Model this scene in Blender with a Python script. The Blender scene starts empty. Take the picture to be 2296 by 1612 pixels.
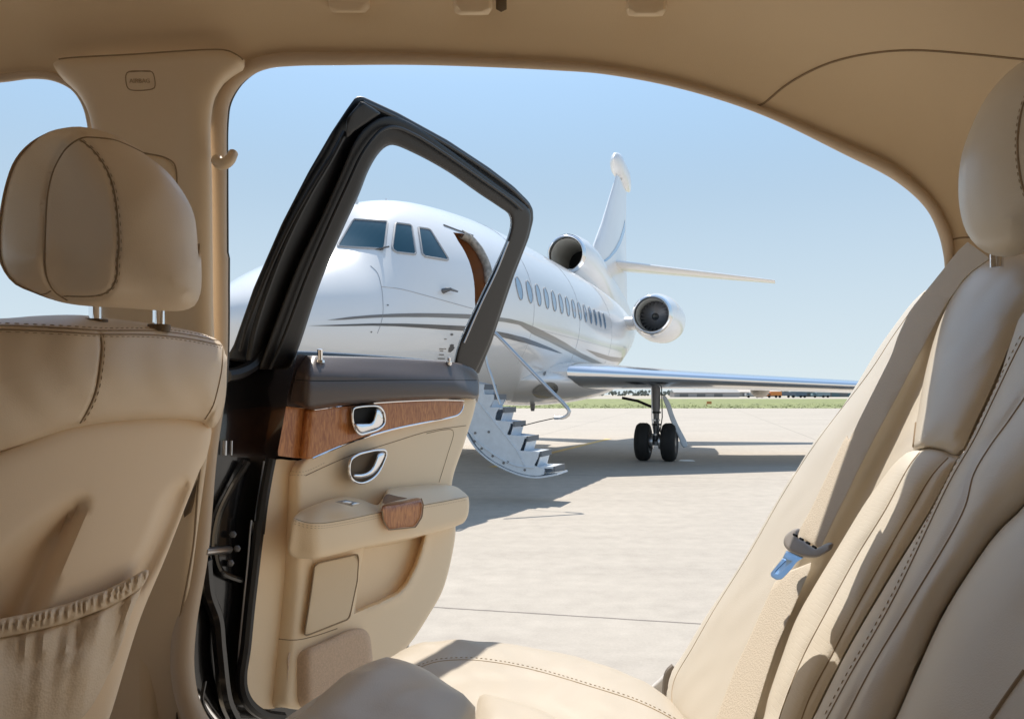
import bpy, math, random
import numpy as np
from mathutils import Vector, Matrix
from mathutils.bvhtree import BVHTree
from mathutils.geometry import delaunay_2d_cdt
random.seed(7); rng = np.random.default_rng(7)
R = math.radians
scene = bpy.context.scene
COL = scene.collection

# ------------------------------------------------------------------ camera
CH = 1.20                       # eye height
F, CU, CV = 1802.0, 1148.0, 885.0   # focal length, centre column and horizon row of a 2296 x 1612 picture
cam_d = bpy.data.cameras.new('camera'); cam = bpy.data.objects.new('camera', cam_d); COL.objects.link(cam)
cam.location = (0, 0, CH); cam.rotation_euler = (R(90), 0, 0)
cam_d.sensor_width = 36; cam_d.lens = F/2296*36; cam_d.shift_y = (CV-806)/2296
cam_d.clip_start = .02; cam_d.clip_end = 9000
scene.camera = cam
# ------------------------------------------------------------------ light
SUN_EL, SUN_AZ = 55.5, -7.0; HAZE = (.39, .445, .465)
w = bpy.data.worlds.new('World'); scene.world = w; w.use_nodes = True
nt = w.node_tree; nt.nodes.clear()
sky = nt.nodes.new('ShaderNodeTexSky'); sky.sky_type = 'NISHITA'; sky.sun_disc = False
sky.sun_elevation = R(SUN_EL); sky.sun_rotation = R(SUN_AZ); sky.air_density = 1.0; sky.dust_density = .35; sky.ozone_density = 1.2
bg = nt.nodes.new('ShaderNodeBackground'); bg.inputs[1].default_value = .105
wo = nt.nodes.new('ShaderNodeOutputWorld')
hs = nt.nodes.new('ShaderNodeHueSaturation'); hs.inputs['Saturation'].default_value = .86; hs.inputs['Hue'].default_value = .488; hs.inputs['Value'].default_value = 1.12
nt.links.new(sky.outputs[0], hs.inputs['Color'])
# pale haze that thickens towards the horizon
tcw = nt.nodes.new('ShaderNodeTexCoord'); spw = nt.nodes.new('ShaderNodeSeparateXYZ'); nt.links.new(tcw.outputs['Generated'], spw.inputs[0])
rmp = nt.nodes.new('ShaderNodeValToRGB'); rmp.color_ramp.interpolation = 'EASE'
rmp.color_ramp.elements[0].position = .22; rmp.color_ramp.elements[0].color = (1, 1, 1, 1); rmp.color_ramp.elements[1].position = .62; rmp.color_ramp.elements[1].color = (0, 0, 0, 1)
nt.links.new(spw.outputs[2], rmp.inputs[0]); mxw = nt.nodes.new('ShaderNodeMixRGB'); nt.links.new(rmp.outputs[0], mxw.inputs[0]); nt.links.new(hs.outputs[0], mxw.inputs[1])
rm2 = nt.nodes.new('ShaderNodeValToRGB'); nt.links.new(spw.outputs[2], rm2.inputs[0]); rm2.color_ramp.elements[1].position = .36
rm2.color_ramp.elements[0].color = (*HAZE, 1); rm2.color_ramp.elements[1].color = (.188, .295, .425, 1)
vm = nt.nodes.new('ShaderNodeMixRGB'); vm.blend_type = 'DIVIDE'; vm.inputs[0].default_value = 1; vm.inputs[2].default_value = (.105, .105, .105, 1)
nt.links.new(rm2.outputs[0], vm.inputs[1]); nt.links.new(vm.outputs[0], mxw.inputs[2]); nt.links.new(mxw.outputs[0], bg.inputs[0])
nt.links.new(bg.outputs[0], wo.inputs[0])
sd = bpy.data.lights.new('sun', 'SUN'); sd.energy = 3.1; sd.angle = R(.5); sd.color = (1, .93, .83)
so = bpy.data.objects.new('sun', sd); COL.objects.link(so)
el, az = R(SUN_EL), R(SUN_AZ)
SDIR = Vector((math.sin(az)*math.cos(el), math.cos(az)*math.cos(el), math.sin(el)))
so.rotation_euler = SDIR.to_track_quat('Z', 'Y').to_euler(); so.location = SDIR*40
scene.view_settings.view_transform = 'Standard'; scene.view_settings.look = 'None'
scene.view_settings.exposure = .90; scene.view_settings.gamma = 1
scene.cycles.max_bounces = 12; scene.cycles.diffuse_bounces = 8
scene.cycles.use_denoising = True

# ------------------------------------------------------------------ materials
def mat(name, col, rough=.5, metal=0., bump=None, var=0., vscale=8., spec=.5, coat=0., coat_r=.05, trans=0., emit=None, sheen=0.):
    m = bpy.data.materials.new(name); m.use_nodes = True
    t = m.node_tree; b = t.nodes['Principled BSDF']
    b.inputs['Roughness'].default_value = rough; b.inputs['Metallic'].default_value = metal
    b.inputs['Specular IOR Level'].default_value = spec
    b.inputs['Coat Weight'].default_value = coat; b.inputs['Coat Roughness'].default_value = coat_r
    b.inputs['Transmission Weight'].default_value = trans
    b.inputs['Sheen Weight'].default_value = sheen
    b.inputs['Base Color'].default_value = (*col, 1)
    tc = t.nodes.new('ShaderNodeTexCoord')
    if var:
        n = t.nodes.new('ShaderNodeTexNoise'); n.inputs['Scale'].default_value = vscale; n.inputs['Detail'].default_value = 5
        cr = t.nodes.new('ShaderNodeValToRGB')
        cr.color_ramp.elements[0].position = .3; cr.color_ramp.elements[1].position = .7
        cr.color_ramp.elements[0].color = (*[c*(1-var) for c in col], 1); cr.color_ramp.elements[1].color = (*[min(1, c*(1+var)) for c in col], 1)
        t.links.new(tc.outputs['Object'], n.inputs['Vector']); t.links.new(n.outputs['Fac'], cr.inputs['Fac']); t.links.new(cr.outputs['Color'], b.inputs['Base Color'])
    if bump:
        kind, sc, st = bump
        bp = t.nodes.new('ShaderNodeBump'); bp.inputs['Strength'].default_value = st; bp.inputs['Distance'].default_value = .0012
        if kind == 'grain':
            x = t.nodes.new('ShaderNodeTexVoronoi'); x.inputs['Scale'].default_value = sc; out = x.outputs['Distance']
        elif kind == 'noise':
            x = t.nodes.new('ShaderNodeTexNoise'); x.inputs['Scale'].default_value = sc; x.inputs['Detail'].default_value = 6; out = x.outputs['Fac']
        elif kind == 'perf':
            x = t.nodes.new('ShaderNodeTexVoronoi'); x.inputs['Scale'].default_value = sc; x.inputs['Randomness'].default_value = .15
            mr = t.nodes.new('ShaderNodeMapRange'); mr.inputs['From Min'].default_value = .18; mr.inputs['From Max'].default_value = .34
            t.links.new(x.outputs['Distance'], mr.inputs['Value']); out = mr.outputs['Result']
        t.links.new(tc.outputs['Object'], x.inputs['Vector']); t.links.new(out, bp.inputs['Height']); t.links.new(bp.outputs['Normal'], b.inputs['Normal'])
    return m
M = {}
M['liner'] = mat('headliner_cloth', (.70, .55, .365), .85, bump=('noise', 900, .25), sheen=.2)
M['trim'] = mat('beige_plastic', (.68, .545, .385), .5, bump=('noise', 700, .12))
M['seal'] = mat('beige_rubber', (.54, .425, .31), .55, bump=('noise', 400, .2))
M['leather'] = mat('beige_leather', (.73, .60, .45), .42, bump=('grain', 900, .08), var=.04)
M['shell'] = mat('beige_seat_shell', (.80, .645, .47), .5, bump=('noise', 800, .1))
M['pocket'] = mat('beige_pocket_leather', (.67, .555, .42), .55, bump=('grain', 500, .25))
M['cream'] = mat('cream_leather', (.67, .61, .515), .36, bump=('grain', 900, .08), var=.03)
M['cream_dimmed'] = mat('cream_leather_dimmed', (.50, .44, .355), .38, bump=('grain', 900, .08), var=.03)  # same cream leather, colour darkened to hold down the direct sun on it
M['perf'] = mat('cream_perforated_leather', (.66, .60, .50), .46, bump=('perf', 330, .18))
M['belt'] = mat('belt_webbing', (.62, .54, .43), .7, bump=('grain', 600, .25))
M['door'] = mat('door_leather', (.84, .675, .465), .45, bump=('grain', 620, .18))
M['carpet'] = mat('door_carpet', (.62, .46, .33), .95, bump=('noise', 900, .8), var=.1, vscale=300)
M['fabric'] = mat('speaker_cloth', (.80, .645, .45), .9, bump=('grain', 1200, .6))
M['dark_leather'] = mat('dark_leather', (.070, .050, .044), .40, bump=('grain', 600, .2))
M['black'] = mat('black_paint', (.006, .006, .007), .25, coat=.6)
M['rubber'] = mat('black_rubber', (.012, .012, .013), .45)
M['frame'] = mat('frame_plastic', (.012, .010, .009), .42, bump=('noise', 500, .1), spec=.35)
M['seam'] = mat('seam_gap', (.30, .22, .14), .9)
M['stitch'] = mat('stitch_thread', (.42, .32, .21), .8)
M['chrome'] = mat('chrome', (.86, .86, .88), .07, metal=1)
M['steel'] = mat('brushed_steel', (.55, .56, .58), .28, metal=1)
M['tongue'] = mat('tongue_steel', (.42, .64, .92), .3, metal=1)
M['grey'] = mat('grey_plastic', (.30, .27, .245), .45)
M['floor'] = mat('car_carpet', (.30, .22, .15), .95, bump=('noise', 500, .6))
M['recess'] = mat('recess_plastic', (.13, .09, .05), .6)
M['white'] = mat('white_aircraft_paint', (.80, .80, .80), .22, coat=.5, coat_r=.04, var=.015, vscale=1.2)
M['gloss_blue'] = mat('blue_livery_paint', (.22, .42, .66), .2, coat=.5)
M['stripe'] = mat('grey_livery_paint', (.19, .17, .155), .3, coat=.3)
M['stripe_d'] = mat('dark_livery_paint', (.085, .08, .08), .3, coat=.3)
M['line'] = mat('panel_gap', (.42, .42, .43), .6)
M['glass'] = mat('cockpit_glass', (.012, .065, .10), .08, spec=.4, coat=.1)
M['cabglass'] = mat('cabin_glass', (.20, .33, .48), .10, spec=.9, coat=.8)
M['metal'] = mat('polished_lip', (.84, .84, .85), .10, metal=1)
M['le'] = mat('leading_edge_metal', (.80, .82, .85), .17, metal=1)
M['duct'] = mat('duct_lining', (.55, .52, .46), .5)
M['fan'] = mat('fan_blades', (.16, .16, .17), .3, metal=.8)
M['dk'] = mat('dark_void', (.01, .01, .01), .8)
M['cabin'] = mat('cabin_wood', (.30, .12, .045), .4)
M['jamb'] = mat('door_jamb', (.34, .30, .25), .5, var=.5, vscale=18)
M['tyre'] = mat('tyre_rubber', (.012, .012, .012), .75)
M['gearm'] = mat('gear_metal', (.16, .16, .165), .4, metal=.5)
M['stair'] = mat('stair_paint', (.62, .68, .74), .4, var=.06, vscale=14)
M['tread'] = mat('tread_mat', (.15, .16, .17), .8)
M['tan'] = mat('tan_fairing', (.62, .56, .48), .4)

def wood(name, c1, c2):
    m = mat(name, c1, .35, coat=.35, coat_r=.1, spec=.35); t = m.node_tree; b = t.nodes['Principled BSDF']
    tc = t.nodes.new('ShaderNodeTexCoord'); mp = t.nodes.new('ShaderNodeMapping'); mp.inputs['Scale'].default_value = (60, 60, 16)
    n = t.nodes.new('ShaderNodeTexNoise'); n.inputs['Scale'].default_value = 2.2; n.inputs['Detail'].default_value = 9; n.inputs['Distortion'].default_value = 1.6
    cr = t.nodes.new('ShaderNodeValToRGB'); cr.color_ramp.elements[0].position = .33; cr.color_ramp.elements[1].position = .66
    cr.color_ramp.elements[0].color = (*c2, 1); cr.color_ramp.elements[1].color = (*c1, 1)
    t.links.new(tc.outputs['Object'], mp.inputs[0]); t.links.new(mp.outputs[0], n.inputs['Vector']); t.links.new(n.outputs['Fac'], cr.inputs[0]); t.links.new(cr.outputs[0], b.inputs['Base Color'])
    return m
M['wood'] = wood('burl_wood', (.56, .235, .075), (.33, .105, .028))

def concrete():
    m = mat('concrete', (.4, .37, .33), .85); t = m.node_tree; b = t.nodes['Principled BSDF']; N = t.nodes.new; L = t.links.new
    tc = N('ShaderNodeTexCoord'); mp = N('ShaderNodeMapping'); mp.inputs['Rotation'].default_value = (0, 0, R(13)); L(tc.outputs['Object'], mp.inputs[0])
    sep = N('ShaderNodeSeparateXYZ'); L(mp.outputs[0], sep.inputs[0])
    def noise(sc, det, vec=None, rough=.6):
        n = N('ShaderNodeTexNoise'); n.inputs['Scale'].default_value = sc; n.inputs['Detail'].default_value = det; n.inputs['Roughness'].default_value = rough
        L((vec or tc.outputs['Object']), n.inputs['Vector']); return n.outputs['Fac']
    st = N('ShaderNodeMapping'); st.inputs['Scale'].default_value = (.10, 3.2, 1); st.inputs['Rotation'].default_value = (0, 0, R(3)); L(tc.outputs['Object'], st.inputs[0])
    n1 = noise(.35, 6); n2 = noise(70, 4, rough=.8); n3 = noise(1.0, 5, st.outputs[0]); n4 = noise(6, 8)
    def mth(op, a, bb, c=None):
        x = N('ShaderNodeMath'); x.operation = op
        for i, q in enumerate((a, bb) + ((c,) if c is not None else ())):
            if isinstance(q, (int, float)): x.inputs[i].default_value = q
            else: L(q, x.inputs[i])
        return x.outputs[0]
    s = mth('ADD', mth('MULTIPLY', n1, .30), mth('MULTIPLY', n2, .42)); s = mth('ADD', s, mth('MULTIPLY', n3, .24)); s = mth('ADD', s, mth('MULTIPLY', n4, .44))
    s = mth('MULTIPLY', s, .714)
    cr = N('ShaderNodeValToRGB'); cr.color_ramp.elements[0].position = .30; cr.color_ramp.elements[1].position = .70
    cr.color_ramp.elements[0].color = (.30, .265, .225, 1); cr.color_ramp.elements[1].color = (.515, .463, .395, 1); L(s, cr.inputs[0])
    # saw-cut joints, slabs 7.6 m square
    def joint(comp, off, w):
        a = mth('ADD', comp, off); a = mth('MODULO', mth('ADD', a, 7600.0), 7.6); d = mth('ABSOLUTE', mth('SUBTRACT', a, 3.8), 0.0)
        return mth('LESS_THAN', d, w)
    wob = mth('MULTIPLY', mth('SUBTRACT', noise(9, 4), .5), .018)
    j1 = joint(mth('ADD', sep.outputs[1], wob), OFF_Y, .011); j2 = joint(mth('ADD', sep.outputs[0], wob), OFF_X, .010)
    j = mth('MAXIMUM', j1, j2)
    mix = N('ShaderNodeMixRGB'); L(mth('MULTIPLY', j, .75), mix.inputs[0]); L(cr.outputs[0], mix.inputs[1]); mix.inputs[2].default_value = (.10, .085, .075, 1)
    L(mix.outputs[0], b.inputs['Base Color'])
    bp = N('ShaderNodeBump'); bp.inputs['Strength'].default_value = .5; bp.inputs['Distance'].default_value = .004; L(s, bp.inputs['Height']); L(bp.outputs[0], b.inputs['Normal'])
    return m
_c, _s = math.cos(R(13)), math.sin(R(13))
OFF_Y = 3.8 - (_s*.27 + _c*4.38); OFF_X = 3.8 - (_c*8.0 - _s*21.0)
M['concrete'] = concrete()
M['grass'] = mat('grass_blades', (.20, .225, .075), .9, var=.45, vscale=.6)
M['far'] = mat('dry_field', (.40, .36, .29), .95, var=.15, vscale=.02)
M['yellow'] = mat('yellow_line_paint', (.62, .44, .16), .8, var=.2, vscale=6)

WAVY = ('cream_leather_dimmed', 'cream_leather', 'beige_leather', 'beige_pocket_leather', 'cream_perforated_leather')
# ------------------------------------------------------------------ helpers
def link(name, verts, faces, m, parent=None, smooth=True, angle=40, mats=None, fm=None):
    me = bpy.data.meshes.new(name); me.from_pydata([tuple(v) for v in verts], [], [tuple(f) for f in faces]); me.validate(); me.update()
    if mats:
        for x in mats: me.materials.append(x)
        if fm is not None and len(fm) == len(me.polygons): me.polygons.foreach_set('material_index', fm)
    else: me.materials.append(m)
    o = bpy.data.objects.new(name, me); COL.objects.link(o)
    if smooth:
        me.polygons.foreach_set('use_smooth', [True]*len(me.polygons))
        if angle: me.set_sharp_from_angle(angle=R(angle))
    if parent is not None: attach(o, parent)
    return o
BASE = {}
def attach(o, p):
    o.parent = p; o.matrix_parent_inverse = Matrix.Translation(-BASE.get(p.name, Vector((0, 0, 0))))
def empty(name, loc, label, cat, group=None):
    e = bpy.data.objects.new(name, None); COL.objects.link(e); e.location = loc; e.empty_display_size = .2
    BASE[e.name] = Vector(loc); e['label'] = label; e['category'] = cat
    if group: e['group'] = group
    return e
def ray(u, v): return Vector(((u-CU)/F, 1, (CV-v)/F))
def P(u, v, Y): d = ray(u, v); return Vector((d.x*Y, Y, CH+d.z*Y))
CAMP = Vector((0, 0, CH))
def rp(u, v, P0, N):
    d = ray(u, v); return CAMP + d*((P0-CAMP).dot(N)/d.dot(N))
REG = {'a': (0, 0, 2.686), 'b': (0, 560, 2.878), 'c': (0, 1050, 2.609), 'd': (500, 180, 2.6), 'e': (450, 780, 3.28), 'f': (430, 1100, 2.8386),
       'g': (1050, 300, 3.2233), 'h': (680, 440, 3.838), 'i': (1000, 760, 4.03), 'j': (1280, 800, 3.1889), 'k': (1400, 0, 2.3525),
       'l': (1650, 500, 2.6873), 'm': (1450, 1000, 2.4136), 'n': (600, 1350, 2.0873)}
def Z(k, pts):                       # measurements taken on enlarged crops -> 2296 x 1612 pixels
    ox, oy, s = REG[k]; return [((x/s+ox)*.96633, (y/s+oy)*.96633) for x, y in pts]
def cr(pts, n=None, ds=None, closed=False):        # Catmull-Rom resample (any dimension)
    A = np.array([tuple(p) for p in pts], float)
    if closed: Q = np.vstack([A[-1], A, A[0], A[1]])
    else: Q = np.vstack([2*A[0]-A[1], A, 2*A[-1]-A[-2]])
    out = []
    for i in range(1, len(Q)-2):
        p0, p1, p2, p3 = Q[i-1:i+3]
        # centripetal
        t0 = 0; t1 = t0+max(1e-9, np.linalg.norm(p1-p0))**.5; t2 = t1+max(1e-9, np.linalg.norm(p2-p1))**.5; t3 = t2+max(1e-9, np.linalg.norm(p3-p2))**.5
        for t in np.linspace(t1, t2, 16, endpoint=False):
            a1 = (t1-t)/(t1-t0)*p0+(t-t0)/(t1-t0)*p1; a2 = (t2-t)/(t2-t1)*p1+(t-t1)/(t2-t1)*p2; a3 = (t3-t)/(t3-t2)*p2+(t-t2)/(t3-t2)*p3
            b1 = (t2-t)/(t2-t0)*a1+(t-t0)/(t2-t0)*a2; b2 = (t3-t)/(t3-t1)*a2+(t-t1)/(t3-t1)*a3
            out.append((t2-t)/(t2-t1)*b1+(t-t1)/(t2-t1)*b2)
    out.append(A[0] if closed else A[-1]); out = np.array(out)
    return resample(out, n, ds, closed)
def resample(out, n=None, ds=None, closed=False):
    out = np.asarray(out, float)
    L = np.concatenate([[0], np.cumsum(np.linalg.norm(np.diff(out, axis=0), axis=1))])
    if n is None: n = max(3, int(L[-1]/ds)+1)
    q = np.linspace(0, L[-1], n+1 if closed else n)
    if closed: q = q[:-1]
    return np.stack([np.interp(q, L, out[:, k]) for k in range(out.shape[1])], 1)
def segdist(pts, poly, closed=True):
    pts = np.asarray(pts, float); poly = np.asarray(poly, float)
    B = np.roll(poly, -1, 0) if closed else poly[1:]; A = poly if closed else poly[:-1]
    best = np.full(len(pts), 1e9)
    for i0 in range(0, len(pts), 4000):
        p = pts[i0:i0+4000, None, :]; ab = (B-A)[None]; ap = p-A[None]
        t = np.clip((ap*ab).sum(2)/np.maximum((ab*ab).sum(2), 1e-14), 0, 1)
        best[i0:i0+4000] = np.sqrt((((ap-t[..., None]*ab)**2).sum(2)).min(1))
    return best
def inside(pts, poly):
    pts = np.asarray(pts, float); poly = np.asarray(poly, float)
    x, y = pts[:, 0], pts[:, 1]; r = np.zeros(len(pts), bool); j = len(poly)-1
    for i in range(len(poly)):
        xi, yi = poly[i]; xj, yj = poly[j]
        c = ((yi > y) != (yj > y)) & (x < (xj-xi)*(y-yi)/(yj-yi+1e-15)+xi); r ^= c; j = i
    return r
def sm(x): x = np.clip(x, 0, 1); return x*x*(3-2*x)

def panel(name, uv, plane, m, parent, r=.01, T=.01, thick=.02, grid=.012, hfun=None, feats=(), smooth=True, disp=None, sym=0., angle=60):
    """a solid with rounded edges: its outline lies in a real plane, its front swells by T, hfun adds relief (metres)"""
    P0, N = Vector(plane[0]), Vector(plane[1]).normalized()
    e1 = Vector((0, 0, 1)).cross(N)
    e1 = e1.normalized() if e1.length > .1 else Vector((1, 0, 0)); e2 = N.cross(e1)
    def loc(p):
        q = [rp(a, b, P0, N)-P0 for a, b in p]; return np.array([(x.dot(e1), x.dot(e2)) for x in q])
    o2 = loc(uv); ds = min(grid*.8, .02)
    o2 = cr(o2, ds=ds, closed=True) if smooth else resample(np.vstack([o2, o2[:1]]), ds=ds, closed=True)
    nb = len(o2); pts = [o2]
    area = .5*np.sum(o2[:, 0]*np.roll(o2[:, 1], -1)-np.roll(o2[:, 0], -1)*o2[:, 1])
    tg = np.roll(o2, -1, 0)-np.roll(o2, 1, 0); tg /= np.maximum(np.linalg.norm(tg, axis=1), 1e-9)[:, None]
    nn = np.stack([-tg[:, 1], tg[:, 0]], 1)*(1 if area > 0 else -1)
    occ = []
    fl = []
    for f in feats:                    # (polyline uv, width, closed)
        q = loc(f[0]); q = cr(q, ds=max(f[1]*1.2, .004), closed=f[2]) if f[3] else resample(np.vstack([q, q[:1]]) if f[2] else q, ds=max(f[1]*1.2, .004), closed=f[2])
        fl.append(q); g = np.gradient(q, axis=0); g /= np.maximum(np.linalg.norm(g, axis=1), 1e-9)[:, None]; fn = np.stack([-g[:, 1], g[:, 0]], 1)
        for k in (0, -1, 1, -2, 2): occ.append(q+fn*f[1]*.6*k)
    for k in (.12, .3, .52, .76, 1.0):
        if r*k < grid*.12: continue
        q = o2+nn*r*k; d = segdist(q, o2); q = q[d > r*k*.93]; occ.append(q)
    lo, hi = o2.min(0), o2.max(0)
    gx, gy = np.meshgrid(np.arange(lo[0], hi[0], grid), np.arange(lo[1], hi[1], grid*.87)); gx[1::2] += grid/2
    g = np.stack([gx.ravel(), gy.ravel()], 1); g = g[inside(g, o2)]
    d = segdist(g, o2); g = g[d > r+grid*.35]
    for q, f in zip(fl, feats): g = g[segdist(g, q, f[2]) > f[1]*1.3+grid*.3] if len(g) else g
    allp = [g]+[q for q in occ if len(q)]
    ins = np.vstack(allp) if allp else np.zeros((0, 2))
    ins = ins[inside(ins, o2)]; ins = ins[segdist(ins, o2) > min(r*.1, .0006)+1e-5] if len(ins) else ins
    # thin coincident points
    if len(ins):
        key = np.round(ins/(grid*.08)).astype(int); _, ix = np.unique(key, axis=0, return_index=True); ins = ins[np.sort(ix)]
    pts = np.vstack([o2, ins]) if len(ins) else o2
    V, E, Fc, *_ = delaunay_2d_cdt([Vector(p) for p in pts], [], [list(range(nb))], 1, 1e-7)
    V = np.array([tuple(v) for v in V]); d = segdist(V, o2)
    x = np.clip(d/max(r, 1e-6), 0, 1); h = T*np.sqrt(np.maximum(0, 1-(1-x)**2))
    D = (CAMP-sum((rp(a, b, P0, N) for a, b in uv), Vector())/len(uv)).normalized() if disp is None else Vector(disp).normalized()
    W = np.array(P0)[None]+V[:, :1]*np.array(e1)[None]+V[:, 1:]*np.array(e2)[None]
    U = CU+F*W[:, 0]/W[:, 1]; VV = CV-F*(W[:, 2]-CH)/W[:, 1]
    if hfun is not None: h = h+hfun(U, VV, d)
    if m.name in WAVY:                 # leather is never dead flat
        a_, b_ = V[:, 0], V[:, 1]
        h = h+np.clip(d/.02, 0, 1)*(.0011*np.sin(a_*57+2.7*np.sin(b_*23+1))*np.sin(b_*43+2.2*np.sin(a_*29))+.0007*np.sin(a_*131+b_*37+2*np.sin(b_*61)))
    front = W+h[:, None]*np.array(D)[None]
    bk = W-(thick+sym*T*np.sqrt(np.maximum(0, 1-(1-x)**2)))[:, None]*np.array(D)[None] if sym else W-thick*np.array(D)[None]
    n = len(V); faces = [tuple(f) for f in Fc]
    f0 = faces[0]; a, b, c = [Vector(front[i]) for i in f0[:3]]
    if (b-a).cross(c-a).dot(D) < 0: faces = [f[::-1] for f in faces]
    bm_edges = {}
    for f in faces:
        for i in range(len(f)):
            e = (f[i], f[(i+1) % len(f)]); bm_edges[e] = 1
    skirt = [(e[1], e[0], e[0]+n, e[1]+n) for e in bm_edges if (e[1], e[0]) not in bm_edges]
    allf = faces+[tuple(i+n for i in f[::-1]) for f in faces]+skirt
    o = link(name, np.vstack([front, bk]), allf, m, parent, angle=angle)
    o['_bvh'] = 0; BV[o.name] = BVHTree.FromPolygons([tuple(p) for p in front], faces)
    return o
BV = {}
def hit(o, u, v):
    bv = BV[o.name]; d = ray(u, v).normalized(); h = bv.ray_cast(CAMP, d)
    if h[0] is None:
        return None, None
    return h[0], h[1] if h[1].dot(d) < 0 else -h[1]
def onsurf(o, uv, ds=6, off=0., closed=False, smooth=True):
    q = cr(uv, ds=ds, closed=closed) if smooth else resample(uv, ds=ds, closed=closed)
    out = []
    for a, b in q:
        p, nn = hit(o, a, b)
        if p is not None: out.append(p+nn*off)
    return out
def sweep(pts, r, n=8, closed=False, cap=True, V=None, Fs=None, flat=1.):
    pts = [Vector(p) for p in pts]; V = [] if V is None else V; Fs = [] if Fs is None else Fs; base = len(V)
    m_ = len(pts); rr = r if hasattr(r, '__len__') else [r]*m_
    t0 = (pts[1]-pts[0]).normalized(); up = Vector((0, 0, 1)) if abs(t0.z) < .9 else Vector((1, 0, 0)); nrm = t0.cross(up).normalized()
    for i, p in enumerate(pts):
        a = pts[(i-1) % m_] if (closed or i) else p; b = pts[(i+1) % m_] if (closed or i < m_-1) else p
        t = (b-a).normalized(); nrm = (nrm-t*nrm.dot(t)).normalized(); bi = t.cross(nrm)
        for k in range(n):
            an = 2*math.pi*k/n; V.append(p+(nrm*math.cos(an)+bi*math.sin(an)*flat)*rr[i])
    for i in range(m_ if closed else m_-1):
        j = (i+1) % m_
        for k in range(n):
            k2 = (k+1) % n; Fs.append((base+i*n+k, base+i*n+k2, base+j*n+k2, base+j*n+k))
    if cap and not closed:
        Fs.append(tuple(base+k for k in range(n))[::-1]); Fs.append(tuple(base+(m_-1)*n+k for k in range(n)))
    return V, Fs
def tube(name, pts, r, m, parent, n=8, closed=False, flat=1.):
    if len(pts) < 2: return None
    V, Fs = sweep(pts, r, n, closed, flat=flat); return link(name, V, Fs, m, parent)
def seams(name, o, lines, r, m, parent, ds=6, off=0., smooth=True):
    if len(lines) > 1: return [seams(name, o, [l], r, m, parent, ds, off, smooth) for l in lines]
    V, Fs = [], []
    for uv in lines:
        closed = False
        q = onsurf(o, uv, ds, off, closed, smooth)
        if len(q) > 2: sweep(q, r, 6, V=V, Fs=Fs)
    return link(name, V, Fs, m, parent) if V else None
def stitches(name, o, lines, parent, L=.0036, gap=.0026, r=.00042, m=None):
    V, Fs = [], []
    for uv in lines:
        q = onsurf(o, uv, 3, .0004)
        if len(q) < 3: continue
        A = np.array([tuple(x) for x in q]); tot = np.linalg.norm(np.diff(A, axis=0), axis=1).sum()
        B = resample(A, ds=(L+gap)/2)
        for i in range(0, len(B)-1, 2):
            if np.linalg.norm(B[i+1]-B[i]) < .02: sweep([B[i], (B[i]+B[i+1])/2, B[i+1]], [r*.6, r, r*.6], 5, V=V, Fs=Fs)
    return link(name, V, Fs, m or M['stitch'], parent) if V else None
def rings(rs, cap=True):
    V, Fs = [], []; n = len(rs[0])
    for r_ in rs: V += [Vector(p) for p in r_]
    for i in range(len(rs)-1):
        for k in range(n):
            k2 = (k+1) % n; Fs.append((i*n+k, i*n+k2, (i+1)*n+k2, (i+1)*n+k))
    if cap: Fs.append(tuple(range(n))[::-1]); Fs.append(tuple((len(rs)-1)*n+k for k in range(n)))
    return V, Fs
def box(c, ax, ay, az, V, Fs):       # centre and three half-axes
    b = len(V); c, ax, ay, az = map(Vector, (c, ax, ay, az))
    for sx, sy, sz in ((-1,-1,-1),(1,-1,-1),(1,1,-1),(-1,1,-1),(-1,-1,1),(1,-1,1),(1,1,1),(-1,1,1)): V.append(c+ax*sx+ay*sy+az*sz)
    for f in ((0,3,2,1),(4,5,6,7),(0,1,5,4),(1,2,6,5),(2,3,7,6),(3,0,4,7)): Fs.append(tuple(b+i for i in f))
def bevel(o, w=.004, seg=2):
    b = o.modifiers.new('bevel', 'BEVEL'); b.width = w; b.segments = seg; b.limit_method = 'ANGLE'; return o

# ================================================================== ground, grass, far field
def sheet(name, x0, x1, y0, y1, z, m, nx=2, ny=2):
    xs = np.linspace(x0, x1, nx); ys = np.linspace(y0, y1, ny)
    V = [(x, y, z) for y in ys for x in xs]; Fc = [(j*nx+i, j*nx+i+1, (j+1)*nx+i+1, (j+1)*nx+i) for j in range(ny-1) for i in range(nx-1)]
    return link(name, V, Fc, m)
o = sheet('ground', -6000, 6000, -400, 8000, -.02, M['far']); o['kind'] = 'structure'
o = sheet('apron', -600, 600, -120, 71, 0, M['concrete']); o['kind'] = 'structure'
o = sheet('lawn', -900, 900, 71, 236, .004, M['grass'], 2, 2); o['kind'] = 'structure'
o = sheet('runway', -900, 900, 236, 300, .0, M['concrete']); o['kind'] = 'structure'
# tufts along the near edge of the lawn
V, Fs = [], []
for i in range(3000):
    x = rng.uniform(-8, 62); y = 71+abs(rng.normal(0, 16)); hgt = rng.uniform(.02, .06); a = rng.uniform(0, 3.14); wd = rng.uniform(.03, .12)
    b = len(V); dx, dy = math.cos(a)*wd, math.sin(a)*wd
    V += [(x-dx, y-dy, 0), (x+dx, y+dy, 0), (x+dx*.6+rng.uniform(-.05, .05), y+dy*.6, hgt), (x-dx*.6, y-dy*.6, hgt*.8)]; Fs.append((b, b+1, b+2, b+3))
o = link('grass', V, Fs, M['grass'], smooth=False); o['kind'] = 'stuff'
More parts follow.
